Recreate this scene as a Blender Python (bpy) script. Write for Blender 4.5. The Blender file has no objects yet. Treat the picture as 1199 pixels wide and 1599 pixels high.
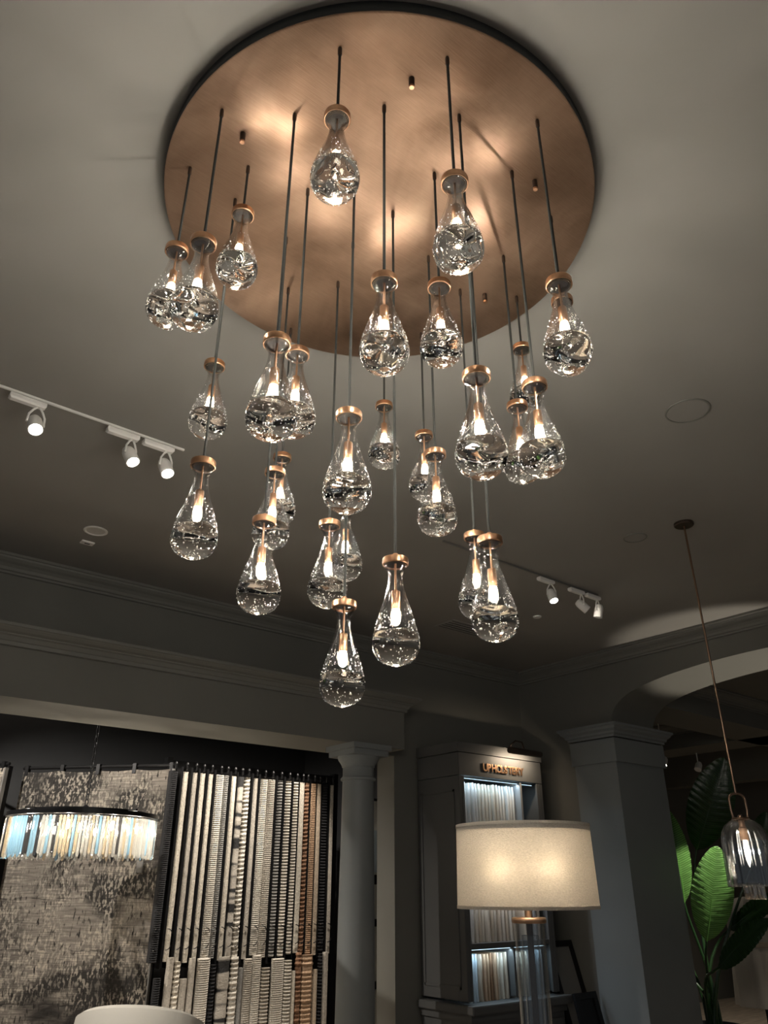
import bpy, bmesh, math, random
from mathutils import Vector, Matrix
random.seed(7)
C = bpy.context.scene.collection
SC = bpy.context.scene
PI = math.pi

# ------------------------------------------------------------------ camera, world, exposure
CAMZ = 1.6
FOC = 1185.0
PIT = math.atan(.494)
cP, sP = math.cos(PIT), math.sin(PIT)
AZ = math.radians(51)
FW = (math.cos(AZ), math.sin(AZ)); RT = (math.sin(AZ), -math.cos(AZ))
cam_d = bpy.data.cameras.new('camera'); cam = bpy.data.objects.new('camera', cam_d); C.objects.link(cam)
cam_d.sensor_fit = 'VERTICAL'; cam_d.sensor_height = 36; cam_d.lens = 36 * FOC / 1599
cam_d.clip_start = .02; cam_d.clip_end = 60
r_ = Vector((RT[0], RT[1], 0)); f_ = Vector((FW[0]*cP, FW[1]*cP, sP)); u_ = r_.cross(f_)
cam.matrix_world = Matrix(((r_.x, u_.x, -f_.x, 0), (r_.y, u_.y, -f_.y, 0), (r_.z, u_.z, -f_.z, CAMZ), (0, 0, 0, 1)))
SC.camera = cam

W = bpy.data.worlds.new('world'); SC.world = W; W.use_nodes = True
W.node_tree.nodes['Background'].inputs[0].default_value = (.88, .93, 1.0, 1)
W.node_tree.nodes['Background'].inputs[1].default_value = .12
SC.view_settings.view_transform = 'Standard'; SC.view_settings.look = 'None'
SC.view_settings.gamma = 1; SC.view_settings.use_curve_mapping = False
SC.view_settings.exposure = -0.12
SC.cycles.sample_clamp_indirect = 25
SC.cycles.max_bounces = 14; SC.cycles.transmission_bounces = 12; SC.cycles.transparent_max_bounces = 40
SC.cycles.glossy_bounces = 6; SC.cycles.caustics_reflective = True; SC.cycles.caustics_refractive = True

PEND_W = 2.9        # watts of one pendant bulb
WARM = (1, .925, .82)

def spot(name, loc, tgt, e, col, size, blend=.5, soft=.03):
    s = bpy.data.lights.new(name, 'SPOT'); s.energy = e; s.color = col; s.spot_size = math.radians(size); s.spot_blend = blend; s.shadow_soft_size = soft
    o = bpy.data.objects.new(name, s); C.objects.link(o); o.location = loc
    o.rotation_euler = (Vector(tgt)-Vector(loc)).to_track_quat('-Z', 'Y').to_euler(); return o
# unseen downlights, added so the lit floor bounces light into the room
for lx_, ly_ in ((-1.2, 1.2), (1.6, -1.2), (3.4, .6), (-.8, 4.3)):
    spot('downlight', (lx_, ly_, 3.72), (lx_, ly_, 0), 70, (1, .93, .84), 80, .6, .05)

# ------------------------------------------------------------------ measuring helpers (pixel + plane -> point in the room)
def ray(x, y):
    X = (x-600)/FOC; Y = (800-y)/FOC; fw = cP - sP*Y
    return Vector((FW[0]*fw + RT[0]*X, FW[1]*fw + RT[1]*X, sP + cP*Y))
def atz(x, y, z):
    r = ray(x, y); return r*((z-CAMZ)/r.z) + Vector((0, 0, CAMZ))
def atY(x, y, Y):
    r = ray(x, y); return r*(Y/r.y) + Vector((0, 0, CAMZ))
def atX(x, y, X):
    r = ray(x, y); return r*(X/r.x) + Vector((0, 0, CAMZ))
def atd(x, y, d):
    r = ray(x, y); return r*(d/(r.x*FW[0]+r.y*FW[1])) + Vector((0, 0, CAMZ))

# ------------------------------------------------------------------ materials
def mat(name, col, rough=.6, metal=0, bump=0, scale=20, var=0, stretch=(1, 1, 1), trans=0, coat=0, ior=1.45, detail=4):
    m = bpy.data.materials.new(name); m.use_nodes = True; n = m.node_tree.nodes; l = m.node_tree.links
    b = n['Principled BSDF']; b.inputs['Base Color'].default_value = (*col, 1); b.inputs['Roughness'].default_value = rough
    b.inputs['Metallic'].default_value = metal; b.inputs['IOR'].default_value = ior
    if trans: b.inputs['Transmission Weight'].default_value = trans
    if coat: b.inputs['Coat Weight'].default_value = coat
    if bump or var:
        tc = n.new('ShaderNodeTexCoord'); mp = n.new('ShaderNodeMapping'); mp.inputs['Scale'].default_value = stretch
        ns = n.new('ShaderNodeTexNoise'); ns.inputs['Scale'].default_value = scale; ns.inputs['Detail'].default_value = detail
        l.new(tc.outputs['Object'], mp.inputs[0]); l.new(mp.outputs[0], ns.inputs['Vector'])
        if var:
            rp = n.new('ShaderNodeValToRGB')
            rp.color_ramp.elements[0].position = .3; rp.color_ramp.elements[1].position = .7
            rp.color_ramp.elements[0].color = (*[c*(1-var) for c in col], 1); rp.color_ramp.elements[1].color = (*[min(1, c*(1+var)) for c in col], 1)
            l.new(ns.outputs['Fac'], rp.inputs[0]); l.new(rp.outputs[0], b.inputs['Base Color'])
        if bump:
            bp = n.new('ShaderNodeBump'); bp.inputs['Strength'].default_value = bump; bp.inputs['Distance'].default_value = .01
            l.new(ns.outputs['Fac'], bp.inputs['Height']); l.new(bp.outputs[0], b.inputs['Normal'])
    return m

def emit(name, col, s, sampled=True):
    m = bpy.data.materials.new(name); m.use_nodes = True; n = m.node_tree.nodes; n.clear()
    e = n.new('ShaderNodeEmission'); o = n.new('ShaderNodeOutputMaterial'); e.inputs[0].default_value = (*col, 1); e.inputs[1].default_value = s
    m.node_tree.links.new(e.outputs[0], o.inputs[0])
    if not sampled: m.cycles.emission_sampling = 'NONE'
    return m

def glow(name, col, s):
    m = emit(name, col, s, False); n = m.node_tree.nodes; l = m.node_tree.links
    t = n.new('ShaderNodeBsdfTransparent'); a = n.new('ShaderNodeAddShader'); l.new(n['Emission'].outputs[0], a.inputs[0]); l.new(t.outputs[0], a.inputs[1]); l.new(a.outputs[0], n['Material Output'].inputs[0]); return m
def thin_glass(name, tint=(.985, .99, .99), base=.035, power=2.6, top=.9, bump=.25, scale=35, stretch=(1, 1, .3), rough=.015):
    """blown glass wall: clear straight through, mirror-like at grazing angles"""
    m = bpy.data.materials.new(name); m.use_nodes = True; n = m.node_tree.nodes; l = m.node_tree.links; n.clear()
    o = n.new('ShaderNodeOutputMaterial'); mx = n.new('ShaderNodeMixShader'); t = n.new('ShaderNodeBsdfTransparent'); g = n.new('ShaderNodeBsdfGlossy')
    t.inputs[0].default_value = (*tint, 1); g.inputs['Roughness'].default_value = rough
    lw = n.new('ShaderNodeLayerWeight'); lw.inputs[0].default_value = .5
    p = n.new('ShaderNodeMath'); p.operation = 'POWER'; p.inputs[1].default_value = power
    mr = n.new('ShaderNodeMapRange'); mr.inputs['To Min'].default_value = base; mr.inputs['To Max'].default_value = top
    tc = n.new('ShaderNodeTexCoord'); mp = n.new('ShaderNodeMapping'); mp.inputs['Scale'].default_value = stretch
    ns = n.new('ShaderNodeTexNoise'); ns.inputs['Scale'].default_value = scale; ns.inputs['Detail'].default_value = 2
    bp = n.new('ShaderNodeBump'); bp.inputs['Strength'].default_value = bump; bp.inputs['Distance'].default_value = .01
    l.new(tc.outputs['Object'], mp.inputs[0]); l.new(mp.outputs[0], ns.inputs['Vector']); l.new(ns.outputs['Fac'], bp.inputs['Height'])
    l.new(bp.outputs[0], g.inputs['Normal']); l.new(bp.outputs[0], lw.inputs['Normal'])
    l.new(lw.outputs['Facing'], p.inputs[0]); l.new(p.outputs[0], mr.inputs['Value']); l.new(mr.outputs[0], mx.inputs[0])
    l.new(t.outputs[0], mx.inputs[1]); l.new(g.outputs[0], mx.inputs[2]); l.new(mx.outputs[0], o.inputs[0])
    return m

def solid_glass(name, ior=1.45, col=(1, 1, 1), bump=0, scale=30, rough=0):
    m = bpy.data.materials.new(name); m.use_nodes = True; n = m.node_tree.nodes; l = m.node_tree.links; n.clear()
    o = n.new('ShaderNodeOutputMaterial'); g = n.new('ShaderNodeBsdfGlass'); g.inputs['IOR'].default_value = ior
    g.inputs['Color'].default_value = (*col, 1); g.inputs['Roughness'].default_value = rough
    if bump:
        tc = n.new('ShaderNodeTexCoord'); ns = n.new('ShaderNodeTexNoise'); ns.inputs['Scale'].default_value = scale; ns.inputs['Detail'].default_value = 1
        bp = n.new('ShaderNodeBump'); bp.inputs['Strength'].default_value = bump; bp.inputs['Distance'].default_value = .01
        l.new(tc.outputs['Object'], ns.inputs['Vector']); l.new(ns.outputs['Fac'], bp.inputs['Height']); l.new(bp.outputs[0], g.inputs['Normal'])
    l.new(g.outputs[0], o.inputs[0]); return m

def cloth(name, col, transl=.0, scale=220, bump=.2):
    m = bpy.data.materials.new(name); m.use_nodes = True; n = m.node_tree.nodes; l = m.node_tree.links; n.clear()
    o = n.new('ShaderNodeOutputMaterial'); mx = n.new('ShaderNodeMixShader'); d = n.new('ShaderNodeBsdfDiffuse'); t = n.new('ShaderNodeBsdfTranslucent')
    mx.inputs[0].default_value = transl
    tc = n.new('ShaderNodeTexCoord'); mp = n.new('ShaderNodeMapping'); mp.inputs['Scale'].default_value = (1, 1, 3)
    ns = n.new('ShaderNodeTexNoise'); ns.inputs['Scale'].default_value = scale; ns.inputs['Detail'].default_value = 3
    rp = n.new('ShaderNodeValToRGB'); rp.color_ramp.elements[0].position = .3; rp.color_ramp.elements[1].position = .7
    rp.color_ramp.elements[0].color = (*[c*.78 for c in col], 1); rp.color_ramp.elements[1].color = (*col, 1)
    bp = n.new('ShaderNodeBump'); bp.inputs['Strength'].default_value = bump; bp.inputs['Distance'].default_value = .004
    l.new(tc.outputs['Object'], mp.inputs[0]); l.new(mp.outputs[0], ns.inputs['Vector']); l.new(ns.outputs['Fac'], rp.inputs[0])
    l.new(ns.outputs['Fac'], bp.inputs['Height'])
    for s in (d, t): l.new(rp.outputs[0], s.inputs['Color']); l.new(bp.outputs[0], s.inputs['Normal'])
    l.new(d.outputs[0], mx.inputs[1]); l.new(t.outputs[0], mx.inputs[2]); l.new(mx.outputs[0], o.inputs[0])
    return m

M = dict(
    ceiling=mat('ceiling_paint', (.30, .287, .262), .85, var=.03, scale=1.2, bump=.02),
    wall=mat('wall_paint', (.165, .162, .143), .8, var=.03, scale=1.5, bump=.02),
    trim=mat('trim_paint', (.19, .187, .168), .55, var=.02, scale=2),
    column=mat('column_paint', (.195, .208, .21), .5, var=.02, scale=2),
    charcoal=mat('charcoal_paint', (.045, .046, .048), .8, var=.05, scale=2),
    floor=mat('pale_oak_floor', (.42, .35, .28), .45, var=.4, scale=3, stretch=(1, 14, 1)),
    copper=mat('copper', (.60, .36, .22), .30, 1),
    rim=mat('dark_rim', (.035, .037, .036), .5, .3, var=.1, scale=8),
    brass=mat('satin_bronze', (.72, .42, .25), .30, 1, var=.08, scale=60, stretch=(1, 1, .1)),
    dark_bronze=mat('dark_bronze', (.10, .075, .06), .4, .8),
    liner=mat('cap_inside', (.035, .026, .02), .35, .6),
    cord=mat('woven_cord', (.035, .036, .032), .75, bump=.5, scale=400),
    glass=thin_glass('blown_glass', base=.05, power=2.2, bump=.5, scale=22, rough=.05),
    base_glass=solid_glass('solid_glass', 1.34, bump=.03, scale=30),
    bubble=mat('air_bubble', (.97, .97, .97), .32, 1),
    bulb=glow('bulb_glow', (1, .86, .66), 14),
    white_metal=mat('white_enamel', (.85, .83, .79), .4, var=.02, scale=5),
    led=emit('spot_face', (1, .93, .82), 45, False),
    grey_metal=mat('grey_enamel', (.17, .165, .155), .45, var=.02, scale=5),
    black=mat('black_metal', (.015, .015, .016), .4, .5),
    chrome=mat('chrome_tip', (.7, .7, .7), .15, 1),
    cabinet=mat('cabinet_paint', (.085, .086, .085), .5, var=.04, scale=2),
    cabinet_in=mat('cabinet_inside', (.22, .22, .22), .7, var=.03, scale=3),
    white_glass=mat('lens', (.65, .63, .58), .3, var=.02, scale=4),
)

def copper_nodes(m):
    n = m.node_tree.nodes; l = m.node_tree.links; b = n['Principled BSDF']
    tc = n.new('ShaderNodeTexCoord')
    ns = n.new('ShaderNodeTexNoise'); ns.inputs['Scale'].default_value = 3.2; ns.inputs['Detail'].default_value = 6; ns.inputs['Distortion'].default_value = .5
    mp = n.new('ShaderNodeMapping'); mp.inputs['Scale'].default_value = (3, 110, 1); mp.inputs['Rotation'].default_value = (0, 0, .67)
    n2 = n.new('ShaderNodeTexNoise'); n2.inputs['Scale'].default_value = 4; n2.inputs['Detail'].default_value = 3
    l.new(tc.outputs['Object'], ns.inputs['Vector']); l.new(tc.outputs['Object'], mp.inputs[0]); l.new(mp.outputs[0], n2.inputs['Vector'])
    ad = n.new('ShaderNodeMath'); ad.operation = 'MULTIPLY_ADD'; ad.inputs[1].default_value = .22
    l.new(n2.outputs['Fac'], ad.inputs[0]); l.new(ns.outputs['Fac'], ad.inputs[2])
    rp = n.new('ShaderNodeValToRGB'); rp.color_ramp.elements[0].position = .42; rp.color_ramp.elements[1].position = .78
    rp.color_ramp.elements[0].color = (.27, .165, .105, 1); rp.color_ramp.elements[1].color = (.60, .40, .275, 1)
    l.new(ad.outputs[0], rp.inputs[0]); l.new(rp.outputs[0], b.inputs['Base Color'])
    mr = n.new('ShaderNodeMapRange'); mr.inputs['To Min'].default_value = .285; mr.inputs['To Max'].default_value = .38
    l.new(ns.outputs['Fac'], mr.inputs['Value']); l.new(mr.outputs[0], b.inputs['Roughness'])
    bp = n.new('ShaderNodeBump'); bp.inputs['Strength'].default_value = .05; bp.inputs['Distance'].default_value = .002
    l.new(n2.outputs['Fac'], bp.inputs['Height']); l.new(bp.outputs[0], b.inputs['Normal'])
    b.inputs['Metallic'].default_value = .74
copper_nodes(M['copper'])

# ------------------------------------------------------------------ mesh helpers
def obj(name, bm, m, parent=None, smooth=False, loc=None, kind=None, label=None):
    me = bpy.data.meshes.new(name); bmesh.ops.recalc_face_normals(bm, faces=bm.faces[:]); bm.to_mesh(me); bm.free()
    if smooth:
        for p in me.polygons: p.use_smooth = True
        try: me.set_sharp_from_angle(angle=math.radians(40 if smooth is True else smooth))
        except Exception: pass
    me.materials.append(m); o = bpy.data.objects.new(name, me); C.objects.link(o)
    if parent: o.parent = parent
    if loc: o.location = loc
    if kind: o['kind'] = kind
    if label: o['label'] = label
    return o
def tag(o, label, cat, group=None):
    o['label'] = label; o['category'] = cat
    if group: o['group'] = group
    return o
def thing(name, label, cat, loc=(0, 0, 0), rz=0, group=None):
    o = bpy.data.objects.new(name, None); C.objects.link(o); o.location = loc; o.rotation_euler = (0, 0, rz); o.empty_display_size = .1
    return tag(o, label, cat, group)
def dup(root):
    r = root.copy(); C.objects.link(r)
    for ch in list(root.children):
        c = ch.copy(); C.objects.link(c); c.parent = r
        for g in ch.children:
            d = g.copy(); C.objects.link(d); d.parent = c
    return r
def box(bm, x0, x1, y0, y1, z0, z1, bev=0, mx=None):
    vs = [bm.verts.new((x, y, z)) for x in (x0, x1) for y in (y0, y1) for z in (z0, z1)]
    fs = [bm.faces.new([vs[i] for i in f]) for f in ((0, 1, 3, 2), (4, 6, 7, 5), (0, 4, 5, 1), (2, 3, 7, 6), (0, 2, 6, 4), (1, 5, 7, 3))]
    if bev:
        es = list({e for f in fs for e in f.edges}); r = bmesh.ops.bevel(bm, geom=es, offset=bev, segments=2, affect='EDGES'); 
        vs = list({v for f in r['faces'] for v in f.verts} | {v for v in vs if v.is_valid})
    if mx is not None: bmesh.ops.transform(bm, matrix=mx, verts=vs)
    return bm
def B(*a, bev=0, mx=None): return box(bmesh.new(), *a, bev=bev, mx=mx)
def lathe(bm, prof, seg=32, wob=None, closed=False, mx=None):
    """prof: (r, z) list; r==0 at an end becomes a pole"""
    rings = []; new = []
    for i, (r, z) in enumerate(prof):
        if r < 1e-6:
            v = bm.verts.new((0, 0, z)); rings.append([v]); new.append(v)
        else:
            ring = []
            for k in range(seg):
                a = 2*PI*k/seg; rr, zz = (r, z) if wob is None else wob(r, z, a)
                v = bm.verts.new((rr*math.cos(a), rr*math.sin(a), zz)); ring.append(v); new.append(v)
            rings.append(ring)
    pairs = list(zip(rings[:-1], rings[1:]))
    if closed: pairs.append((rings[-1], rings[0]))
    for a, b in pairs:
        for k in range(seg):
            k2 = (k+1) % seg
            if len(a) == 1 and len(b) > 1: bm.faces.new((a[0], b[k], b[k2]))
            elif len(b) == 1 and len(a) > 1: bm.faces.new((a[k], b[0], a[k2]))
            elif len(a) > 1: bm.faces.new((a[k], b[k], b[k2], a[k2]))
    if mx is not None: bmesh.ops.transform(bm, matrix=mx, verts=new)
    return bm
def tube(bm, pts, r, seg=8, caps=True):
    pts = [Vector(p) for p in pts]; rings = []
    rs = r if isinstance(r, (list, tuple)) else [r]*len(pts)
    up = None
    for i, p in enumerate(pts):
        t = (pts[min(i+1, len(pts)-1)] - pts[max(i-1, 0)]).normalized()
        if up is None:
            up = Vector((0, 0, 1)) if abs(t.z) < .9 else Vector((1, 0, 0))
        s = t.cross(up).normalized(); up = s.cross(t).normalized()
        rings.append([bm.verts.new(p + (s*math.cos(2*PI*k/seg) + up*math.sin(2*PI*k/seg))*rs[i]) for k in range(seg)])
    for a, b in zip(rings[:-1], rings[1:]):
        for k in range(seg): bm.faces.new((a[k], a[(k+1) % seg], b[(k+1) % seg], b[k]))
    if caps: bm.faces.new(rings[0]); bm.faces.new(rings[-1])
    return bm
def prism(bm, poly, a, b):
    """closed polygon of 3-D points at start a and the same shifted to b (a, b: offset vectors)"""
    A = [bm.verts.new(Vector(p)+Vector(a)) for p in poly]; Bv = [bm.verts.new(Vector(p)+Vector(b)) for p in poly]
    n = len(poly)
    for i in range(n): bm.faces.new((A[i], A[(i+1) % n], Bv[(i+1) % n], Bv[i]))
    bm.faces.new(A); bm.faces.new(Bv); return bm
def struct(name, bm, m, smooth=False, parent=None):
    o = obj(name, bm, m, parent, smooth)
    if not parent: o['kind'] = 'structure'
    return o

# ------------------------------------------------------------------ the setting
H = 3.75
XR = 6.55            # wall with the arch
YB = 5.68            # back wall plane
struct('floor', B(-4, 14, -4, 9, -.1, 0), M['floor'])
struct('ceiling', B(-4, XR+.02, -4, YB+.02, H, H+.12), M['ceiling'])
bm = bmesh.new(); box(bm, -4, 4.72, YB, YB+.25, 2.70, H); box(bm, 4.72, XR+.72, YB, YB+.25, 0, H)
struct('wall_back', bm, M['wall'])
# crown moulding profiles: (projection, drop) from the top
CROWN = [(0, 0), (.105, 0), (.105, .018), (.095, .022), (.092, .034), (.075, .05), (.055, .062), (.038, .08), (.030, .098), (.018, .104), (.018, .118), (0, .122)]
def crown(name, p0, p1, out, z, prof=CROWN, k=1., m='trim', parent=None):
    o3 = Vector(out)
    poly = [o3*(a*k) + Vector((0, 0, z - d*k)) for a, d in prof]
    return struct(name, prism(bmesh.new(), poly, Vector((*p0, 0)), Vector((*p1, 0))), M[m], parent=parent)
crown('trim_1', (-4, YB), (XR, YB), (0, -1, 0), H, k=1.05)
crown('trim_2', (XR, YB), (XR, -4), (-1, 0, 0), H, k=1.05)
# entablature over the opening
YE = 5.34; XE = 4.56
struct('trim_3', B(-4, XE, YE, YB, 2.70, 3.12), M['wall'])
poly = [(0, 0), (.12, 0), (.12, .02), (.112, .022), (.105, .03), (.085, .045), (.06, .055), (.06, .062), (.045, .07), (.03, .095), (.022, .10), (.022, .125), (0, .13)]
bm = bmesh.new()
zt = 3.15
P1 = [Vector((-4, YE - a, zt - d)) for a, d in poly]; P2 = [Vector((XE + a, YE - a, zt - d)) for a, d in poly]; P3 = [Vector((XE + a, YB, zt - d)) for a, d in poly]
R = [[bm.verts.new(p) for p in P] for P in (P1, P2, P3)]
for a, b in zip(R[:-1], R[1:]):
    for i in range(len(poly)-1): bm.faces.new((a[i], a[i+1], b[i+1], b[i]))
bm.faces.new((R[0][0], R[1][0], R[2][0], bm.verts.new((-4, YB, zt))))
struct('trim_4', bm, M['trim'])
struct('baseboard_back', B(4.70, XR, YB-.02, YB, 0, .16), M['trim'])

# right wall with the arch
YJ = 4.52; TH = .71
arch = [(YJ, 0), (YJ, 3.05), (4.50, 3.13), (4.43, 3.22), (4.26, 3.31), (3.9, 3.385), (3.4, 3.43), (2.88, 3.44), (2.3, 3.42), (1.8, 3.37), (1.45, 3.29), (1.28, 3.2), (1.22, 3.1), (1.20, 3.0), (1.2, 0)]
def smooth_curve(pts, n=4):
    out = []
    P = [Vector(p) for p in pts]
    for i in range(len(P)-1):
        p0, p1, p2, p3 = P[max(i-1, 0)], P[i], P[i+1], P[min(i+2, len(P)-1)]
        for k in range(n):
            t = k/n; out.append(.5*((2*p1) + (-p0+p2)*t + (2*p0-5*p1+4*p2-p3)*t*t + (-p0+3*p1-3*p2+p3)*t**3))
    out.append(P[-1]); return out
ac = [Vector(arch[0])] + smooth_curve([Vector(p) for p in arch[1:-1]]) + [Vector(arch[-1])]
bm = bmesh.new()
for xx in (XR, XR+TH):
    for a, b in zip(ac[1:-2], ac[2:-1]):
        vs = [bm.verts.new((xx, p[0], p[1])) for p in (a, b)] + [bm.verts.new((xx, b[0], H)), bm.verts.new((xx, a[0], H))]; bm.faces.new(vs)
for a, b in zip(ac[:-1], ac[1:]):
    bm.faces.new([bm.verts.new((x, p[0], p[1])) for x, p in ((XR, a), (XR+TH, a), (XR+TH, b), (XR, b))])
bmesh.ops.remove_doubles(bm, verts=bm.verts[:], dist=1e-5)
box(bm, XR, XR+TH, YJ, 5.05, 0, H); box(bm, XR, XR+TH, 5.05, YB+.2, 0, H); box(bm, XR, XR+TH, -4, 1.2, 0, H)
o = struct('wall_right', bm, M['wall'], smooth=30)
# slightly proud pier with its necking band and cap
struct('trim_6', B(XR-.05, XR+TH+.03, YJ-.03, 4.98, 0, 2.68), M['column'])
struct('trim_7', B(XR-.075, XR+TH+.05, YJ-.055, 5.0, 2.68, 2.90), M['column'])
bm = bmesh.new()
capp = [(0, 0), (.085, 0), (.085, .02), (.07, .03), (.06, .05), (.035, .07), (.03, .09), (.012, .10), (.012, .12), (0, .12)]
x0, x1, y0, y1, zt = XR-.075, XR+TH+.05, YJ-.055, 5.0, 3.03
rings = []
for a, d in capp:
    rings.append([bm.verts.new((x, y, zt-d)) for x, y in ((x0-a, y0-a), (x1+a, y0-a), (x1+a, y1+a), (x0-a, y1+a))])
for a, b in zip(rings[:-1], rings[1:]):
    for i in range(4): bm.faces.new((a[i], a[(i+1) % 4], b[(i+1) % 4], b[i]))
bm.faces.new(rings[0]); bm.faces.new(rings[-1])
struct('trim_8', bm, M['column'])

# the rug gallery behind the colonnade
struct('wall_gallery', B(-4, 5.6, 8.3, 8.4, 0, 3.6), M['charcoal'])
struct('wall_gallery_side', B(5.45, 5.6, YB+.25, 8.3, 0, 3.6), M['charcoal'])
struct('ceiling_gallery', B(-4, 5.6, YB+.25, 8.4, 3.5, 3.6), M['charcoal'])
# the room beyond the arch
struct('ceiling_beyond', B(XR+TH, 14, -4, 9, 3.62, 3.72), M['wall'])
bm = bmesh.new(); box(bm, XR+TH, 13.9, 4.40, 4.98, 3.3, 3.62); struct('trim_9', bm, M['wall'])
struct('trim_10', B(9.9, 10.55, -4, 9, 3.3, 3.615), M['wall'])
crown('trim_11', (XR+TH, 4.40), (9.9, 4.40), (0, -1, 0), 3.62, k=1.1)
crown('trim_12', (9.9, 4.98), (9.9, 9), (-1, 0, 0), 3.62, k=1.1)
struct('wall_beyond', B(13.9, 14, -4, 9, 0, 3.62), M['wall'])
crown('trim_13', (13.9, 9), (13.9, -4), (-1, 0, 0), 3.62, k=1.3)
struct('wall_beyond_back', B(XR+TH, 14, 7.7, 7.8, 0, 3.62), M['wall'])
struct('trim_14', B(12.3, 12.6, 4.98, 7.7, 3.1, 3.62), M['trim'])

# ------------------------------------------------------------------ column
def column():
    t = thing('column', 'round grey-blue column with square capital at right end of the beam', 'column', (4.145, 5.47, 0))
    R0 = .138
    obj('shaft', lathe(bmesh.new(), [(R0+.015, .2), (R0+.013, .8), (R0+.008, 1.4), (R0, 2.0), (R0-.004, 2.42)], 48), M['column'], t, True)
    bm = lathe(bmesh.new(), [(R0-.006, 2.41), (R0+.012, 2.415), (R0+.014, 2.43), (R0+.004, 2.44), (R0-.004, 2.45), (R0-.004, 2.52), (R0+.004, 2.525), (R0+.008, 2.54), (R0+.02, 2.56), (R0+.036, 2.58), (R0+.045, 2.605), (R0+.045, 2.61)], 48)
    obj('necking', bm, M['column'], t, True)
    bm = B(-.185, .185, -.185, .185, 2.608, 2.655); box(bm, -.205, .205, -.205, .205, 2.655, 2.70)
    obj('capital', bm, M['column'], t)
    bm = B(-.21, .21, -.21, .21, 0, .08); lathe(bm, [(0, .08), (.20, .08), (.21, .11), (.20, .14), (.175, .16), (.17, .2), (0, .2)], 48)
    obj('base', bm, M['column'], t, True)
column()

# ------------------------------------------------------------------ chandelier canopy
ZP = 3.70
PC = (1.228, 1.541); PR = .742
t = thing('chandelier_canopy', 'large round copper ceiling plate with a dark rim above the glass drops', 'ceiling plate', (PC[0], PC[1], ZP))
obj('plate', lathe(bmesh.new(), [(0, 0), (PR-.004, 0), (PR, .003), (PR, .006), (0, .006)], 160), M['copper'], t, True)
obj('rim', lathe(bmesh.new(), [(PR-.012, .0065), (PR-.001, .0065), (PR+.001, .009), (PR+.001, .049), (PR-.012, .049), (PR-.012, .0065)], 160), M['rim'], t, True, label='dark painted rim')
for px, py in ((643, 131), (835, 291), (757, 468), (380, 217)):
    p = atz(px, py-8, ZP)
    k = obj('knob', lathe(bmesh.new(), [(0, -.034), (.0075, -.034), (.0085, -.032), (.0085, -.0005), (0, -.0005)], 16), M['dark_bronze'], t, True, loc=(p.x-PC[0], p.y-PC[1], 0))
    obj('knob_tip', lathe(bmesh.new(), [(0, -.0415), (.0065, -.0415), (.0078, -.040), (.0078, -.0342), (0, -.0342)], 16), M['brass'], k, True)

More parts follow.
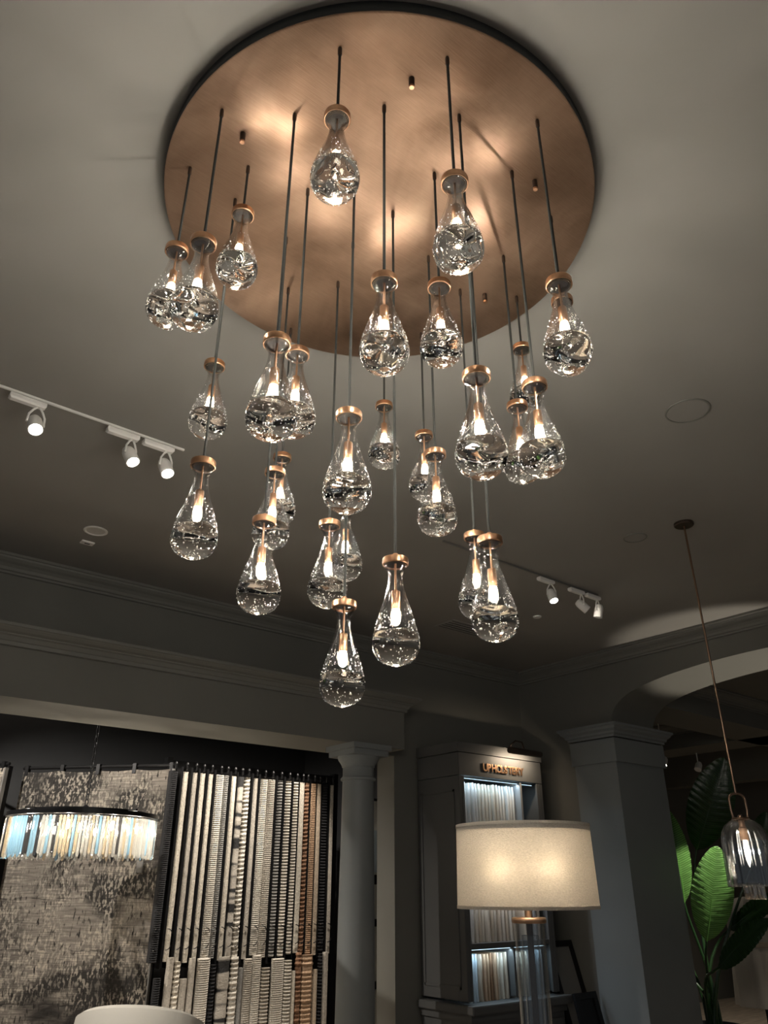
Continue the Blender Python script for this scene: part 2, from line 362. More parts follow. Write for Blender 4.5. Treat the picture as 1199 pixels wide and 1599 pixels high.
# ------------------------------------------------------------------ glass drop pendants
OUT = [(.0285, .007), (.0300, .0125), (.0285, .018), (.0225, .025), (.0188, .038), (.0192, .054), (.0225, .075), (.0275, .095), (.0345, .118), (.0415, .14), (.0485, .162), (.0545, .183), (.0588, .2), (.0613, .216), (.0618, .230), (.0598, .244), (.055, .256), (.0475, .2665), (.037, .2745), (.024, .280), (.010, .2835), (.0035, .2858), (0, .2868)]
def rz(d, prof=OUT):
    for (ra, da), (rb, db) in zip(prof[:-1], prof[1:]):
        if da <= d <= db: return ra + (rb-ra)*(d-da)/(db-da)
    return 0
def make_pendant(v):
    rnd = random.Random(v*13+5)
    root = thing('glass_pendant', '', 'pendant light')
    obj('ferrule', lathe(bmesh.new(), [(0, -.034), (.0045, -.034), (.0062, -.030), (.0062, -.006), (.0050, -.001), (0, -.001)], 14), M['dark_bronze'], root, True)
    obj('cord', tube(bmesh.new(), [(0, 0, 0), (0, 0, -1)], .0040, 8), M['cord'], root, True)   # scaled in z to its length
    # everything below is relative to the cap centre
    cap = obj('cap', lathe(bmesh.new(), [(0, .024), (.0065, .024), (.0075, .0225), (.0075, .0102), (.030, .0100), (.0345, .0085), (.0352, .006), (.0352, -.0085), (.0335, -.0105), (.0322, -.0105), (.0322, -.004), (0, -.004)], 40), M['brass'], root, True)
    obj('cap_liner', lathe(bmesh.new(), [(0, -.0045), (.0318, -.0045), (.0318, -.0055), (0, -.0055)], 32), M['liner'], cap, True)
    ph = [rnd.uniform(0, 6.28) for _ in range(8)]
    def wob(r, z, a):
        k = max(0, min(1, (-z-.02)/.1))
        return (r*(1 + k*(.010*math.sin(2*a+ph[0]) + .008*math.sin(3*a+ph[1]+z*30) + .005*math.sin(5*a + ph[2] - z*60))), z)
    D0 = .205
    out = [(r, -d) for r, d in OUT if d <= D0] + [(rz(D0), -D0)]
    inn = [(max(.012, r-.0035-.0012*(d > .1)), -d) for r, d in OUT if d <= D0] + [(rz(D0)-.0052, -D0+.0005)]
    bm = bmesh.new(); lathe(bm, out + inn[::-1], 48, wob, closed=True)
    obj('glass_shade', bm, M['glass'], root, 80)
    # solid foot: outer drop and a folded, wavy top surface
    def wob2(r, z, a):
        if z > -D0 - .0004 and r < rz(D0)-.004:
            q = r/.05
            z = z - .010*(1-q*q) + .0045*q*math.sin(2*a+ph[3]) + .0022*q*math.sin(3*a+ph[4]+r*60)
            return (r, z)
        return wob(r, z, a)
    low = [(rz(D0), -D0-.0006)] + [(r, -d) for r, d in OUT if d > D0]
    top = [(0, -D0)] + [(rz(D0)*k, -D0) for k in (.1, .2, .32, .44, .56, .68, .8, .9)] + [(rz(D0)-.0008, -D0-.0003)]
    bm = bmesh.new(); lathe(bm, top + low, 48, wob2)
    foot = obj('glass_foot', bm, M['base_glass'], root, 80)
    bm = bmesh.new()
    for i in range(125):
        if i < 100:      # at the lower skin
            d = rnd.uniform(.208, .283); a = rnd.uniform(0, 2*PI); rr = max(0, rz(d)*.995)
        else:
            d = rnd.uniform(.238, .262); a = rnd.uniform(0, 2*PI); rr = rz(d)*rnd.uniform(.1, .8)
        bmesh.ops.create_icosphere(bm, subdivisions=1, radius=rnd.uniform(.0008, .0019), matrix=Matrix.Translation((rr*math.cos(a), rr*math.sin(a), -d)))
    obj('bubbles', bm, M['bubble'], foot, 80, kind='stuff')
    bm = bmesh.new()
    for i in range(130):
        d = .207 - abs(rnd.gauss(0, .04)); d = max(.05, d); a = rnd.uniform(0, 2*PI); rr = rz(d) - .0005
        bmesh.ops.create_icosphere(bm, subdivisions=1, radius=rnd.uniform(.0006, .0016), matrix=Matrix.Translation((rr*math.cos(a), rr*math.sin(a), -d)))
    sh = [c for c in root.children if c.name.startswith('glass_shade')][0]
    obj('bubbles', bm, M['bubble'], sh, 80, kind='stuff')
    obj('stem', tube(bmesh.new(), [(0, 0, -.004), (0, 0, -.086)], .0030, 8), M['brass'], root, True)
    obj('socket', lathe(bmesh.new(), [(0, -.084), (.0105, -.084), (.0118, -.086), (.0118, -.132), (.0105, -.134), (0, -.134)], 24), M['brass'], root, True)
    obj('bulb', lathe(bmesh.new(), [(0, -.1345), (.0095, -.1345), (.0115, -.142), (.0125, -.150), (.0125, -.162), (.0105, -.171), (.006, -.176), (0, -.178)], 20), M['bulb'], root, True)
    return root
L = bpy.data.lights.new('bulb_light', 'POINT'); L.energy = PEND_W; L.color = WARM; L.shadow_soft_size = .007
PEND = [  # X, Y on the plate, z of the cap centre, label
 (.739, 1.107, 3.405, 'clear glass drop pendant hung highest, left of the plate centre, its foot full of bubbles'),
 (.990, .939, 3.199, 'glass drop pendant hung high before the right half of the copper plate'),
 (.736, 1.609, 3.484, 'short-corded glass drop near the left plate edge, right of an overlapping pair'),
 (.592, 1.732, 3.336, 'outermost left glass drop, partly behind its right neighbour of the overlapping pair'),
 (.574, 1.483, 3.157, 'right and nearer glass drop of the overlapping pair at the left plate edge'),
 (.944, 1.165, 3.007, 'glass drop hanging before the lower plate edge on the middle line of the cluster'),
 (1.222, 1.247, 3.211, 'glass drop directly right of the middle one, below the high right pendant'),
 (1.337, .909, 3.046, 'outermost right glass drop before the right edge of the copper plate'),
 (.751, 1.356, 2.832, 'large nearer glass drop of the overlapping pair below the left plate half'),
 (.936, 1.561, 3.011, 'glass drop half hidden behind the large one below the left plate half'),
 (.995, 1.377, 2.723, 'glass drop on a long cord left of centre, above a half-hidden one'),
 (1.140, 1.046, 2.730, 'large glass drop right of centre with several cords passing behind its cap'),
 (1.867, 1.472, 3.440, 'small far glass drop at right, just above an overlapping pair'),
 (1.415, 1.084, 2.847, 'right and nearer glass drop of the overlapping pair at the right side'),
 (1.668, 1.357, 3.031, 'glass drop half hidden behind its right neighbour at the right side'),
 (.870, 1.990, 3.190, 'small far glass drop at left, crossed by a neighbour cord'),
 (.768, 1.752, 2.660, 'glass drop hanging lowest on the far left, above a recessed downlight'),
 (1.278, 2.197, 3.073, 'rearmost glass drop of the stacked three at left, only its cap and edge showing'),
 (1.140, 2.001, 2.874, 'middle glass drop of the stacked three at left'),
 (.994, 1.787, 2.564, 'lowest and nearest glass drop of the stacked three at left'),
 (1.600, 1.975, 3.330, 'smallest far glass drop on the middle line, below the plate'),
 (1.720, 1.875, 3.190, 'far glass drop right of the middle line, upper left of an overlapping pair'),
 (1.452, 1.532, 2.846, 'nearer lower glass drop of the small pair right of the middle line'),
 (1.270, 1.850, 2.659, 'glass drop left of the lowest cord, with copper socket plainly seen'),
 (1.480, 2.050, 2.860, 'glass drop hidden to its shoulder behind the foot of a nearer drop'),
 (1.194, 1.653, 2.313, 'lowest glass drop of all, before the wall cornice'),
 (1.217, 1.454, 2.386, 'second lowest glass drop, on a long cord at the middle'),
 (1.666, 1.584, 2.636, 'glass drop half hidden behind the lowest one on the right'),
 (1.424, 1.297, 2.452, 'lowest glass drop on the right side, nearer of an overlapping pair'),
]
_p = atz(860, 338, ZP)
PEND.append((_p.x, _p.y, 3.315, 'glass drop almost wholly hidden behind the outermost right one'))
protos = [make_pendant(v) for v in range(4)]
light0 = None
used = [False]*4
for i, (x, y, z, lab) in enumerate(PEND):
    v = i % 4
    if not used[v]: root = protos[v]; used[v] = True
    else: root = dup(protos[v])
    root.location = (x, y, ZP); root.rotation_euler = (0, 0, (i*2.399) % 6.28)
    tag(root, lab, 'pendant light', 'glass drop pendants hanging from the copper plate')
    dz = z - ZP
    for c in root.children:
        b = c.name.split('.')[0]
        if b == 'cord': c.location.z = -.03; c.scale = (1, 1, -dz - .03 - .022)
        elif b != 'ferrule': c.location.z = dz
    lo = bpy.data.objects.new('bulb_light', L); C.objects.link(lo); lo.parent = root; lo.location = (0, 0, dz - .157)

# ------------------------------------------------------------------ track lighting
def track(x0, x1, label, m, tone):
    o = obj('track_rail', B(x0, x1, -.007, .007, -.012, 0, bev=.002), M[m], None, loc=(0, 3.467, H-.001)); return tag(o, label, 'track rail')
track(-3, 1.40, 'white ceiling track rail carrying the three lit spotlights at left', 'white_metal', 0)
track(3.33, 5.06, 'white ceiling track rail, shade painted in as grey, carrying three spotlights at right', 'grey_metal', 0)  # white rail out of the light; its shade is put in as grey enamel
def spotlight(x, ax, ay, az_, lit, label, m, s=1.0, power=6, beam=50, group=None):
    """adapter on the rail, forked yoke, round head pointing along (ax, ay, az_)"""
    t = thing('track_spotlight', label, 'spotlight', (x, 3.467, H-.022), 0, group)
    bm = bmesh.new()
    P = [(-.085, -.019), (.085, -.019), (.085, .019), (-.085, .019)]
    q = [[bm.verts.new((a*k*s, b*k2*s, z)) for a, b in P] for k, k2, z in ((.92, .8, 0), (1, 1, -.006), (1, 1, -.024), (.9, .7, -.032))]
    for a, b in zip(q[:-1], q[1:]):
        for i in range(4): bm.faces.new((a[i], a[(i+1) % 4], b[(i+1) % 4], b[i]))
    bm.faces.new(q[0]); bm.faces.new(q[-1])
    obj('adapter', bm, M[m], t)
    d = Vector((ax, ay, az_)).normalized(); side = d.cross(Vector((0, 0, 1))).normalized()
    piv = Vector((.055*s, 0, -.125*s)); top = Vector((.055*s, 0, -.030))
    bm = bmesh.new()
    for sg in (-1, 1):
        pts = [top + side*sg*.006, top + Vector((0, 0, -.02)) + side*sg*.022*s, piv + Vector((0, 0, .045)) + side*sg*.038*s, piv + side*sg*.041*s]
        tube(bm, pts, .0055*s, 8)
    obj('yoke', bm, M[m], t, True)
    rot = Vector((0, 0, -1)).rotation_difference(d).to_matrix().to_4x4(); mx = Matrix.Translation(piv) @ rot
    hd = obj('head', lathe(bmesh.new(), [(0, .055), (.018, .055), (.027, .048), (.033, .03), (.035, .01), (.035, -.035), (.0355, -.052), (.031, -.053), (.029, -.046), (0, -.040)], 32, mx=mx @ Matrix.Scale(s, 4)), M[m], t, True)
    if lit:
        obj('lens', lathe(bmesh.new(), [(0, -.0465), (.0285, -.0465), (.0285, -.0475), (.018, -.050), (0, -.051)], 24, mx=mx @ Matrix.Scale(s, 4)), M['led'], hd, label='glowing lens')
        Ld = bpy.data.lights.new('spot_light', 'SPOT'); Ld.energy = power*2; Ld.color = (1, .93, .84); Ld.spot_size = math.radians(beam); Ld.spot_blend = .6; Ld.shadow_soft_size = .02
        lo = bpy.data.objects.new('spot_light', Ld); C.objects.link(lo); lo.parent = t; lo.location = piv + d*.062*s
        lo.rotation_euler = (Vector((0, 0, -1)).rotation_difference(d)).to_euler()
    return t
spotlight(.585, .05, -.55, -.85, 1, 'leftmost lit white track spotlight, well apart from the other two', 'white_metal', group='track spotlights')
spotlight(1.06, .25, -.45, -.85, 1, 'middle lit white track spotlight of the left rail', 'white_metal', group='track spotlights')
spotlight(1.255, .15, -.45, -.85, 1, 'right-hand lit white track spotlight at the left rail end', 'white_metal', group='track spotlights')
spotlight(4.41, -.1, -.35, -.9, 1, 'lit track spotlight nearest the glass drops on the right rail', 'white_metal', group='track spotlights')
spotlight(4.78, .75, -.45, -.75, 1, 'tilted middle track spotlight of the right rail, aimed rightwards', 'white_metal', power=3, group='track spotlights')
spotlight(4.99, -.05, .25, -.95, 0, 'unlit track spotlight at the far end of the right rail', 'white_metal', group='track spotlights')

# ------------------------------------------------------------------ ceiling fittings
p = atz(150, 829, H)
t = thing('recessed_downlight', 'white recessed round downlight at left, not lit', 'downlight', (p.x, p.y, H))
obj('trim_ring', lathe(bmesh.new(), [(.062, -.001), (.078, -.001), (.078, -.006), (.066, -.008), (.060, -.003), (.062, -.001)], 40), M['white_metal'], t, True)
obj('reflector', lathe(bmesh.new(), [(.062, -.004), (.052, -.0025), (.035, -.0015), (0, -.001)], 40), M['white_glass'], t, True)
p = atz(137, 847, H)
t = thing('emergency_light', 'small flat white rectangular sensor plate beside the left downlight', 'sensor', (p.x, p.y, H))
obj('plate', B(-.045, .045, -.028, .028, -.012, -.0005, bev=.003), M['white_metal'], t)
obj('slot', B(-.018, .018, -.006, .006, -.0135, -.012), M['black'], t)
p = atz(839, 963, H)
o = obj('smoke_detector', lathe(bmesh.new(), [(0, -.014), (.028, -.014), (.036, -.010), (.038, -.0005), (0, -.0005)], 32), M['white_metal'], None, True, loc=(p.x, p.y, H)); tag(o, 'small white round disc on the ceiling below the right rail', 'detector')
for px, py, r, lab in ((1074, 642, .105, 'large round ceiling-coloured flush cover at the right'), (992, 840, .075, 'faint round flush cover near the rod pendant')):
    p = atz(px, py, H)
    t = thing('flush_cover', lab, 'ceiling cover', (p.x, p.y, H))
    obj('cover', lathe(bmesh.new(), [(0, -.003), (r-.006, -.003), (r-.006, -.0005), (0, -.0005)], 48), M['ceiling'], t, True)
    obj('ring', lathe(bmesh.new(), [(r-.003, -.0005), (r-.003, -.0045), (r+.003, -.0045), (r+.005, -.0005), (r-.003, -.0005)], 48), M['trim'], t, True)
t = thing('ceiling_vent', 'dark slotted air vent in the ceiling beyond the glass drops', 'vent', (4.86, 4.80, H))
obj('backing', B(-.26, .26, -.10, .10, -.004, -.0005), M['black'], t)
bm = bmesh.new(); box(bm, -.28, .28, -.125, -.10, -.008, -.0005); box(bm, -.28, .28, .10, .125, -.008, -.0005); box(bm, -.28, -.26, -.1, .1, -.008, -.0005); box(bm, .26, .28, -.1, .1, -.008, -.0005)
obj('frame', bm, M['ceiling'], t)
for k in range(4): obj('slat', B(-.26, .26, -.078+k*.045, -.062+k*.045, -.010, -.004), M['ceiling'], t)

# ------------------------------------------------------------------ crystal bell pendant at right
bx, by = 4.38, 2.27
t = thing('bell_pendant', 'fluted clear glass bell pendant on a bronze rod before the plant', 'pendant light', (bx, by, H))
obj('canopy', lathe(bmesh.new(), [(0, -.020), (.058, -.020), (.062, -.016), (.062, -.0005), (0, -.0005)], 40), M['dark_bronze'], t, True)
rodm = mat('bronze_rod', (.32, .21, .145), .3, 1)
obj('rod', tube(bmesh.new(), [(0, 0, -.02), (0, 0, -1.678)], .0065, 12), rodm, t, True)
bm = bmesh.new()
lp = [(a*1.12, -1.68+(b+1.757)*.60) for a, b in [(-.035, -1.965), (-.040, -1.90), (-.040, -1.81), (-.036, -1.785), (-.024, -1.765), (-.010, -1.757), (.010, -1.757), (.024, -1.765), (.036, -1.785), (.040, -1.81), (.040, -1.90), (.035, -1.965)]]
tube(bm, [(a*RT[0], a*RT[1], b) for a, b in lp], .0065, 10)
obj('loop', bm, rodm, t, True)
ZB = -1.805
obj('top_cap', lathe(bmesh.new(), [(0, .012+ZB), (.012, .012+ZB), (.014, ZB), (.045, ZB-.002), (.048, ZB-.01), (0, ZB-.012)], 32), rodm, t, True)
bell = [(.03, -.008), (.062, -.018), (.092, -.042), (.110, -.075), (.119, -.12), (.122, -.20), (.123, -.30), (.126, -.335), (.122, -.345)]
def flute(r, z, a): return (r*(1 + .04*abs(math.sin(a*9))*min(1, -(z-ZB)/.05)), z)
bm = bmesh.new(); pr = [(r, z+ZB) for r, z in bell]; pi = [(r-.007, z+ZB-.004*(i < 3)) for i, (r, z) in enumerate(bell)]
lathe(bm, pr + pi[::-1], 108, flute, closed=True)
bellm = thin_glass('smoky_bell_glass', (.93, .95, .97), .10, 1.6, .95, .12, 20, (1, 1, .12), .04)
obj('glass_bell', bm, bellm, t, 50)
obj('socket', lathe(bmesh.new(), [(0, ZB-.01), (.016, ZB-.01), (.016, ZB-.05), (.022, ZB-.055), (.022, ZB-.115), (0, ZB-.118)], 24), M['brass'], t, True)
obj('bulb', lathe(bmesh.new(), [(0, ZB-.118), (.010, ZB-.118), (.013, ZB-.15), (.014, ZB-.18), (.010, ZB-.22), (0, ZB-.25)], 20), glow('bell_bulb', (1, .86, .66), 8), t, True)
cl = bpy.data.lights.new('bulb_light', 'POINT'); cl.energy = 1.8; cl.color = WARM; cl.shadow_soft_size = .009
lo = bpy.data.objects.new('bulb_light', cl); C.objects.link(lo); lo.parent = t; lo.location = (0, 0, ZB-.18)
bm = bmesh.new(); lathe(bm, [(.050, ZB-.335), (.052, ZB-.40), (.050, ZB-.405), (.044, ZB-.40), (.044, ZB-.335)], 72, lambda r, z, a: (r*(1+.05*math.cos(a*18)), z), closed=True)
obj('crystal_ring', bm, thin_glass('warm_crystal', (.95, .9, .82), .25, 1.2, .95, .2, 40), t, 40)

# ------------------------------------------------------------------ floor lamp
lx, ly = atd(820, 1354, 2.9).xy
t = thing('floor_lamp', 'floor lamp with a white linen drum shade and clear glass column', 'lamp', (lx, ly, 0))
ZS0, ZS1 = 1.535, 1.795; RS = .238
bm = bmesh.new(); lathe(bm, [(RS, ZS0), (RS-.006, ZS1), (RS-.0075, ZS1), (RS-.0015, ZS0)], 96, closed=True)
linen = cloth('linen_shade', (.86, .82, .75), .6, 150, .6)
sh = obj('lamp_shade', bm, linen, t, True)
bm = bmesh.new(); lathe(bm, [(RS+.0012, ZS0-.001), (RS+.001, ZS0+.009), (RS-.003, ZS0+.009), (RS-.003, ZS0-.001)], 96, closed=True)
obj('shade_tape', bm, cloth('shade_tape_low', (.72, .66, .56), .2), sh); bm = bmesh.new(); lathe(bm, [(RS-.0045, ZS1+.001), (RS-.0042, ZS1-.009), (RS-.009, ZS1-.009), (RS-.009, ZS1+.001)], 96, closed=True)
obj('shade_tape', bm, cloth('shade_tape', (.72, .66, .56), .2), sh)
obj('uplight_blocker', lathe(bmesh.new(), [(.012, ZS1-.022), (RS-.0062, ZS1-.022), (RS-.0062, ZS1-.019), (.012, ZS1-.019)], 48, closed=True), cloth('uplight_blocker', (.5, .45, .38), .10), t, True)  # added disc, blocks the lamp's light going up to the ceiling
obj('diffuser_frame', lathe(bmesh.new(), [(.03, ZS0+.03), (.034, ZS0+.03), (.034, ZS0+.034), (.03, ZS0+.034)], 32, closed=True), M['brass'], t)
cm = mat('lamp_bronze', (.50, .33, .22), .32, 1)
obj('neck', lathe(bmesh.new(), [(0, ZS0+.05), (.013, ZS0+.05), (.013, 1.505), (0, 1.505)], 24), cm, t, True)
obj('collar', lathe(bmesh.new(), [(0, 1.508), (.056, 1.508), (.058, 1.505), (.058, 1.494), (.056, 1.491), (0, 1.491)], 48), cm, t, True)
bm = bmesh.new(); lathe(bm, [(.050, 1.49), (.050, .05), (.0455, .05), (.0455, 1.49)], 48, closed=True)
obj('glass_column', bm, thin_glass('column_glass', (.97, .98, .98), .05, 1.8, .95, .02, 10), t, 50)
bm = bmesh.new(); lathe(bm, [(0, 1.455), (.0285, 1.455), (.0285, .05), (0, .05)], 40)
obj('inner_glass', bm, thin_glass('inner_glass', (.88, .90, .91), .10, 1.8, .9, .02, 10), t, 50)
obj('rod', tube(bmesh.new(), [(0, 0, 1.491), (0, 0, .05)], .0105, 16), M['dark_bronze'], t, True)
obj('base', lathe(bmesh.new(), [(0, 0.0), (.15, 0), (.15, .03), (.145, .035), (.06, .05), (0, .05)], 64), cm, t, True)
for sg in (-1, 1):
    tc_ = Vector((lx, ly, 0)).normalized(); b0 = Vector((tc_.y, -tc_.x, 0))*sg*.062 - tc_*.165
    zz = ZS0 + .125
    obj('lamp_arm', tube(bmesh.new(), [(0, 0, ZS0+.045), (b0.x*.6, b0.y*.6, ZS0+.045), (b0.x, b0.y, ZS0+.06), (b0.x, b0.y, ZS0+.085)], .006, 8), cm, t, True)
    obj('bulb', lathe(bmesh.new(), [(0, -.04), (.012, -.04), (.013, -.015), (.018, 0), (.018, .012), (.01, .026), (0, .03)], 16, mx=Matrix.Translation((b0.x, b0.y, zz))), emit('lamp_bulb', (1, .8, .55), 20, False), t, True)
    ll = bpy.data.lights.new('bulb_light', 'POINT'); ll.energy = 6.2; ll.color = (1, .88, .74); ll.shadow_soft_size = .022
    lo = bpy.data.objects.new('bulb_light', ll); C.objects.link(lo); lo.parent = t; lo.location = (b0.x, b0.y, zz)

# ------------------------------------------------------------------ upholstery cabinet
CX0, CX1, CY0, CY1 = 4.99, 6.11, 5.10, 5.66
t = thing('display_cabinet', 'tall grey display cabinet with lit shelves of fabric and bronze heading', 'cabinet', (CX0, CY0, 0))
def cb(name, x0, x1, y0, y1, z0, z1, m='cabinet', bev=.002, parent=None):
    return obj(name, B(x0-CX0, x1-CX0, y0-CY0, y1-CY0, z0, z1, bev=bev), M[m], parent or t)
cb('cornice', CX0-.01, CX1+.01, CY0-.01, CY1, 2.70, 2.79)
cb('header', CX0, CX1, CY0, CY1, 2.50, 2.695)
cb('side_panel', CX0, CX0+.035, CY0+.001, CY1, .78, 2.495)
cb('side_panel', CX1-.035, CX1, CY0+.001, CY1, .78, 2.495)
bm = bmesh.new()
for z0, z1, y0, y1 in ((.86, .88, CY0+.07, CY1-.05), (2.36, 2.38, CY0+.07, CY1-.05), (.86, 2.38, CY0+.07, CY0+.085), (.86, 2.38, CY1-.065, CY1-.05)):
    box(bm, -.008, -.0005, y0-CY0, y1-CY0, z0, z1)
obj('side_moulding', bm, M['cabinet'], t)
cb('back_panel', CX0+.035, CX1-.035, CY1-.02, CY1, .78, 2.495, 'cabinet_in')
cb('face_stile', CX0+.035, CX0+.062, CY0, CY0+.02, .78, 2.495)
cb('face_stile', CX1-.062-.02, CX1-.035, CY0, CY0+.02, .78, 2.495)
cb('divider', 5.56, 5.585, CY0+.01, CY1-.02, .78, 1.135)
cb('divider', 5.80, 5.825, CY0+.01, CY1-.02, 2.055, 2.495, 'cabinet_in')
for z in (2.03, 1.60, 1.145): cb('shelf', CX0+.035, CX1-.035, CY0+.005, CY1-.02, z, z+.035)
cb('ledge', CX0-.05, CX1+.05, CY0-.10, CY1, .70, .76, bev=.006)
cb('ledge_base', CX0-.02, CX1+.02, CY0-.05, CY1, .645, .70)
cb('lower_body', CX0, CX1, CY0-.03, CY1, .10, .645)
d = cb('door', CX0+.03, CX0+.55, CY0-.05, CY0-.031, .14, .60); cb('knob', CX0+.50, CX0+.52, CY0-.075, CY0-.051, .38, .40, 'brass', parent=d)
d = cb('door', CX0+.57, CX1-.03, CY0-.05, CY0-.031, .14, .60); cb('knob', CX0+.60, CX0+.62, CY0-.075, CY0-.051, .38, .40, 'brass', parent=d)
cb('plinth', CX0, CX1, CY0, CY1, 0, .10)
ledm = emit('shelf_led', (.62, .85, 1.0), 2)
for z, hgt in ((2.482, 0), (2.018, 0), (1.588, 0), (1.133, 0)):
    obj('led_strip', B(.07, CX1-CX0-.10, .045, .052, z-.003, z), ledm, t)
    al = bpy.data.lights.new('strip_light', 'AREA'); al.shape = 'RECTANGLE'; al.size = .9; al.size_y = .02; al.energy = 2.3; al.color = (.62, .84, 1.0) if z > 2.3 or z < 1.2 else (.9, .93, 1)
    lo = bpy.data.objects.new('strip_light', al); C.objects.link(lo); lo.parent = t; lo.location = (.5, .04, z-.012); lo.rotation_euler = (math.radians(12), 0, 0)
# heading letters, one mesh each
adv = {'U': .72, 'P': .66, 'H': .74, 'O': .78, 'L': .60, 'S': .65, 'T': .62, 'E': .62, 'R': .70, 'Y': .66}
xs = .30; size = .095
for ch in 'UPHOLSTERY':
    fc = bpy.data.curves.new('letter', 'FONT'); fc.body = ch; fc.size = size; fc.extrude = .003; fc.bevel_depth = .001; fc.offset = .002
    fo = bpy.data.objects.new('tmp', fc); C.objects.link(fo)
    dg = bpy.context.evaluated_depsgraph_get(); me = bpy.data.meshes.new_from_object(fo.evaluated_get(dg)); me.name = 'letter'
    bpy.data.objects.remove(fo)
    me.transform(Matrix.Translation((xs, -.008, 2.555)) @ Matrix.Rotation(PI/2, 4, 'X')); me.materials.clear(); me.materials.append(M['brass'])
    lo = bpy.data.objects.new('letter', me); C.objects.link(lo); lo.parent = t
    xs += adv[ch]*size*.86
# picture light standing on the cabinet
t2 = thing('picture_light', 'bronze picture light arching over the cabinet heading', 'picture light', (5.74, 5.15, 2.79))
obj('base', B(-.04, .04, -.02, .02, 0, .02, bev=.003), M['dark_bronze'], t2)
obj('arm', tube(bmesh.new(), [(0, 0, .018), (0, -.02, .05), (0, -.08, .075), (0, -.16, .05), (0, -.185, -.03)], .007, 8), M['dark_bronze'], t2, True)
obj('shade', lathe(bmesh.new(), [(0, -.22), (.028, -.22), (.03, -.215), (.03, .215), (.028, .22), (0, .22)], 24, mx=Matrix.Translation((0, -.19, -.045)) @ Matrix.Rotation(PI/2, 4, 'Y')), M['dark_bronze'], t2, True)
pl = bpy.data.lights.new('picture_lamp', 'AREA'); pl.shape = 'RECTANGLE'; pl.size = .36; pl.size_y = .03; pl.energy = 5; pl.color = (1, .80, .58)
lo = bpy.data.objects.new('picture_lamp', pl); C.objects.link(lo); lo.parent = t2; lo.location = (0, -.185, -.078); lo.rotation_euler = (math.radians(60), 0, 0)

# fabric swatches: each a folded cloth hanging on its shelf bay
def swatch_mesh(w, h, dpt, rnd):
    bm = bmesh.new(); n = 7; A = []
    c1, c2 = rnd.uniform(-.006, .006), rnd.uniform(-.004, .004)
    for i in range(n+1):
        u = i/n; z = h*(1-u); c = c1*math.sin(u*PI) + c2*math.sin(u*2*PI) + .004*u
        wd = w*(.55 if i == 0 else (.9 if i == 1 else 1))*.5
        A.append([bm.verts.new(p) for p in ((c-wd, .004*(i == 0), z), (c-wd*.3, -.006 + .005*(i == 0), z), (c+wd*.5, -.003 + .004*(i == 0), z), (c+wd, .006, z), (c+wd, dpt, z), (c-wd, dpt, z))])
    for a, b in zip(A[:-1], A[1:]):
        for k in range(6): bm.faces.new((a[k], a[(k+1) % 6], b[(k+1) % 6], b[k]))
    bm.faces.new(A[0]); bm.faces.new(A[-1]); return bm
ORD = ['first', 'second', 'third', 'fourth', 'fifth', 'sixth', 'seventh', 'eighth', 'ninth', 'tenth', 'eleventh', 'twelfth', 'thirteenth', 'fourteenth', 'fifteenth', 'sixteenth', 'seventeenth', 'eighteenth', 'nineteenth', 'twentieth', 'twenty-first', 'twenty-second', 'twenty-third', 'twenty-fourth']
FC = {'white': (.72, .71, .68), 'ivory': (.68, .63, .54), 'cream': (.64, .56, .45), 'grey': (.36, .36, .36), 'tan': (.48, .33, .22), 'brown': (.30, .18, .11), 'pale blue': (.52, .60, .66), 'blue-grey': (.27, .31, .34), 'beige': (.52, .44, .35)}
FM = {k: cloth('fabric_'+k.replace(' ', '_'), v, .12, 300) for k, v in FC.items()}
srnd = random.Random(3)
def swatch_row(x0, x1, cols, zb, h, shelf):
    n = len(cols); w = (x1-x0)/n
    for i, cname in enumerate(cols):
        hh = h*(1 + srnd.uniform(-.012, .012))
        o = obj('fabric_swatch', swatch_mesh(w*.66, hh, .30, srnd), FM[cname], None, 50, loc=(x0+w*(i+.5), CY0+.075+srnd.uniform(-.012, .012), zb))
        tag(o, f'{cname} fabric swatch, {ORD[i]} from the left on the {shelf}', 'fabric swatch', f'fabric swatches on the {shelf}')
swatch_row(5.07, 5.79, ['white']*5+['ivory']*6+['white']*5, 2.066, .385, 'top shelf of the cabinet')
swatch_row(5.07, 5.70, ['white', 'white', 'ivory', 'cream', 'ivory', 'ivory', 'cream', 'ivory', 'cream', 'ivory', 'cream', 'ivory', 'ivory'], 1.181, .375, 'shelf just under the lamp shade')
swatch_row(5.78, 6.02, ['beige', 'grey', 'grey', 'beige'], 1.181, .37, 'right bay just under the lamp shade')
swatch_row(5.07, 5.55, ['white', 'pale blue', 'pale blue', 'beige', 'tan', 'tan', 'brown', 'tan', 'cream', 'ivory', 'beige'], .762, .335, 'left bay of the bottom shelf')
swatch_row(5.59, 6.02, ['white', 'ivory', 'cream', 'beige', 'grey', 'blue-grey', 'blue-grey', 'blue-grey'], .762, .335, 'right bay of the bottom shelf')

# frames leaning right of the cabinet
def lean_frame(name, x, y, w, h, ang, label, inner):
    t = thing(name, label, 'picture frame', (x, y, 0), 0)
    t.rotation_euler = (math.radians(-ang), 0, 0)
    bm = bmesh.new(); b = .05
    box(bm, 0, w, 0, .03, 0, b); box(bm, 0, w, 0, .03, h-b, h); box(bm, 0, b, 0, .03, b, h-b); box(bm, w-b, w, 0, .03, b, h-b)
    obj('frame', bm, M['black'], t)
    obj('panel', B(b, w-b, .012, .022, b, h-b), inner, t)
lean_frame('leaning_frame', 6.17, 4.93, .36, 1.20, 16, 'tall black frame leaning between the cabinet and the pier', M['grey_metal'])
lean_frame('leaning_frame', 6.12, 4.76, .30, .80, 14, 'low black frame leaning in front of the taller black one', M['black'])

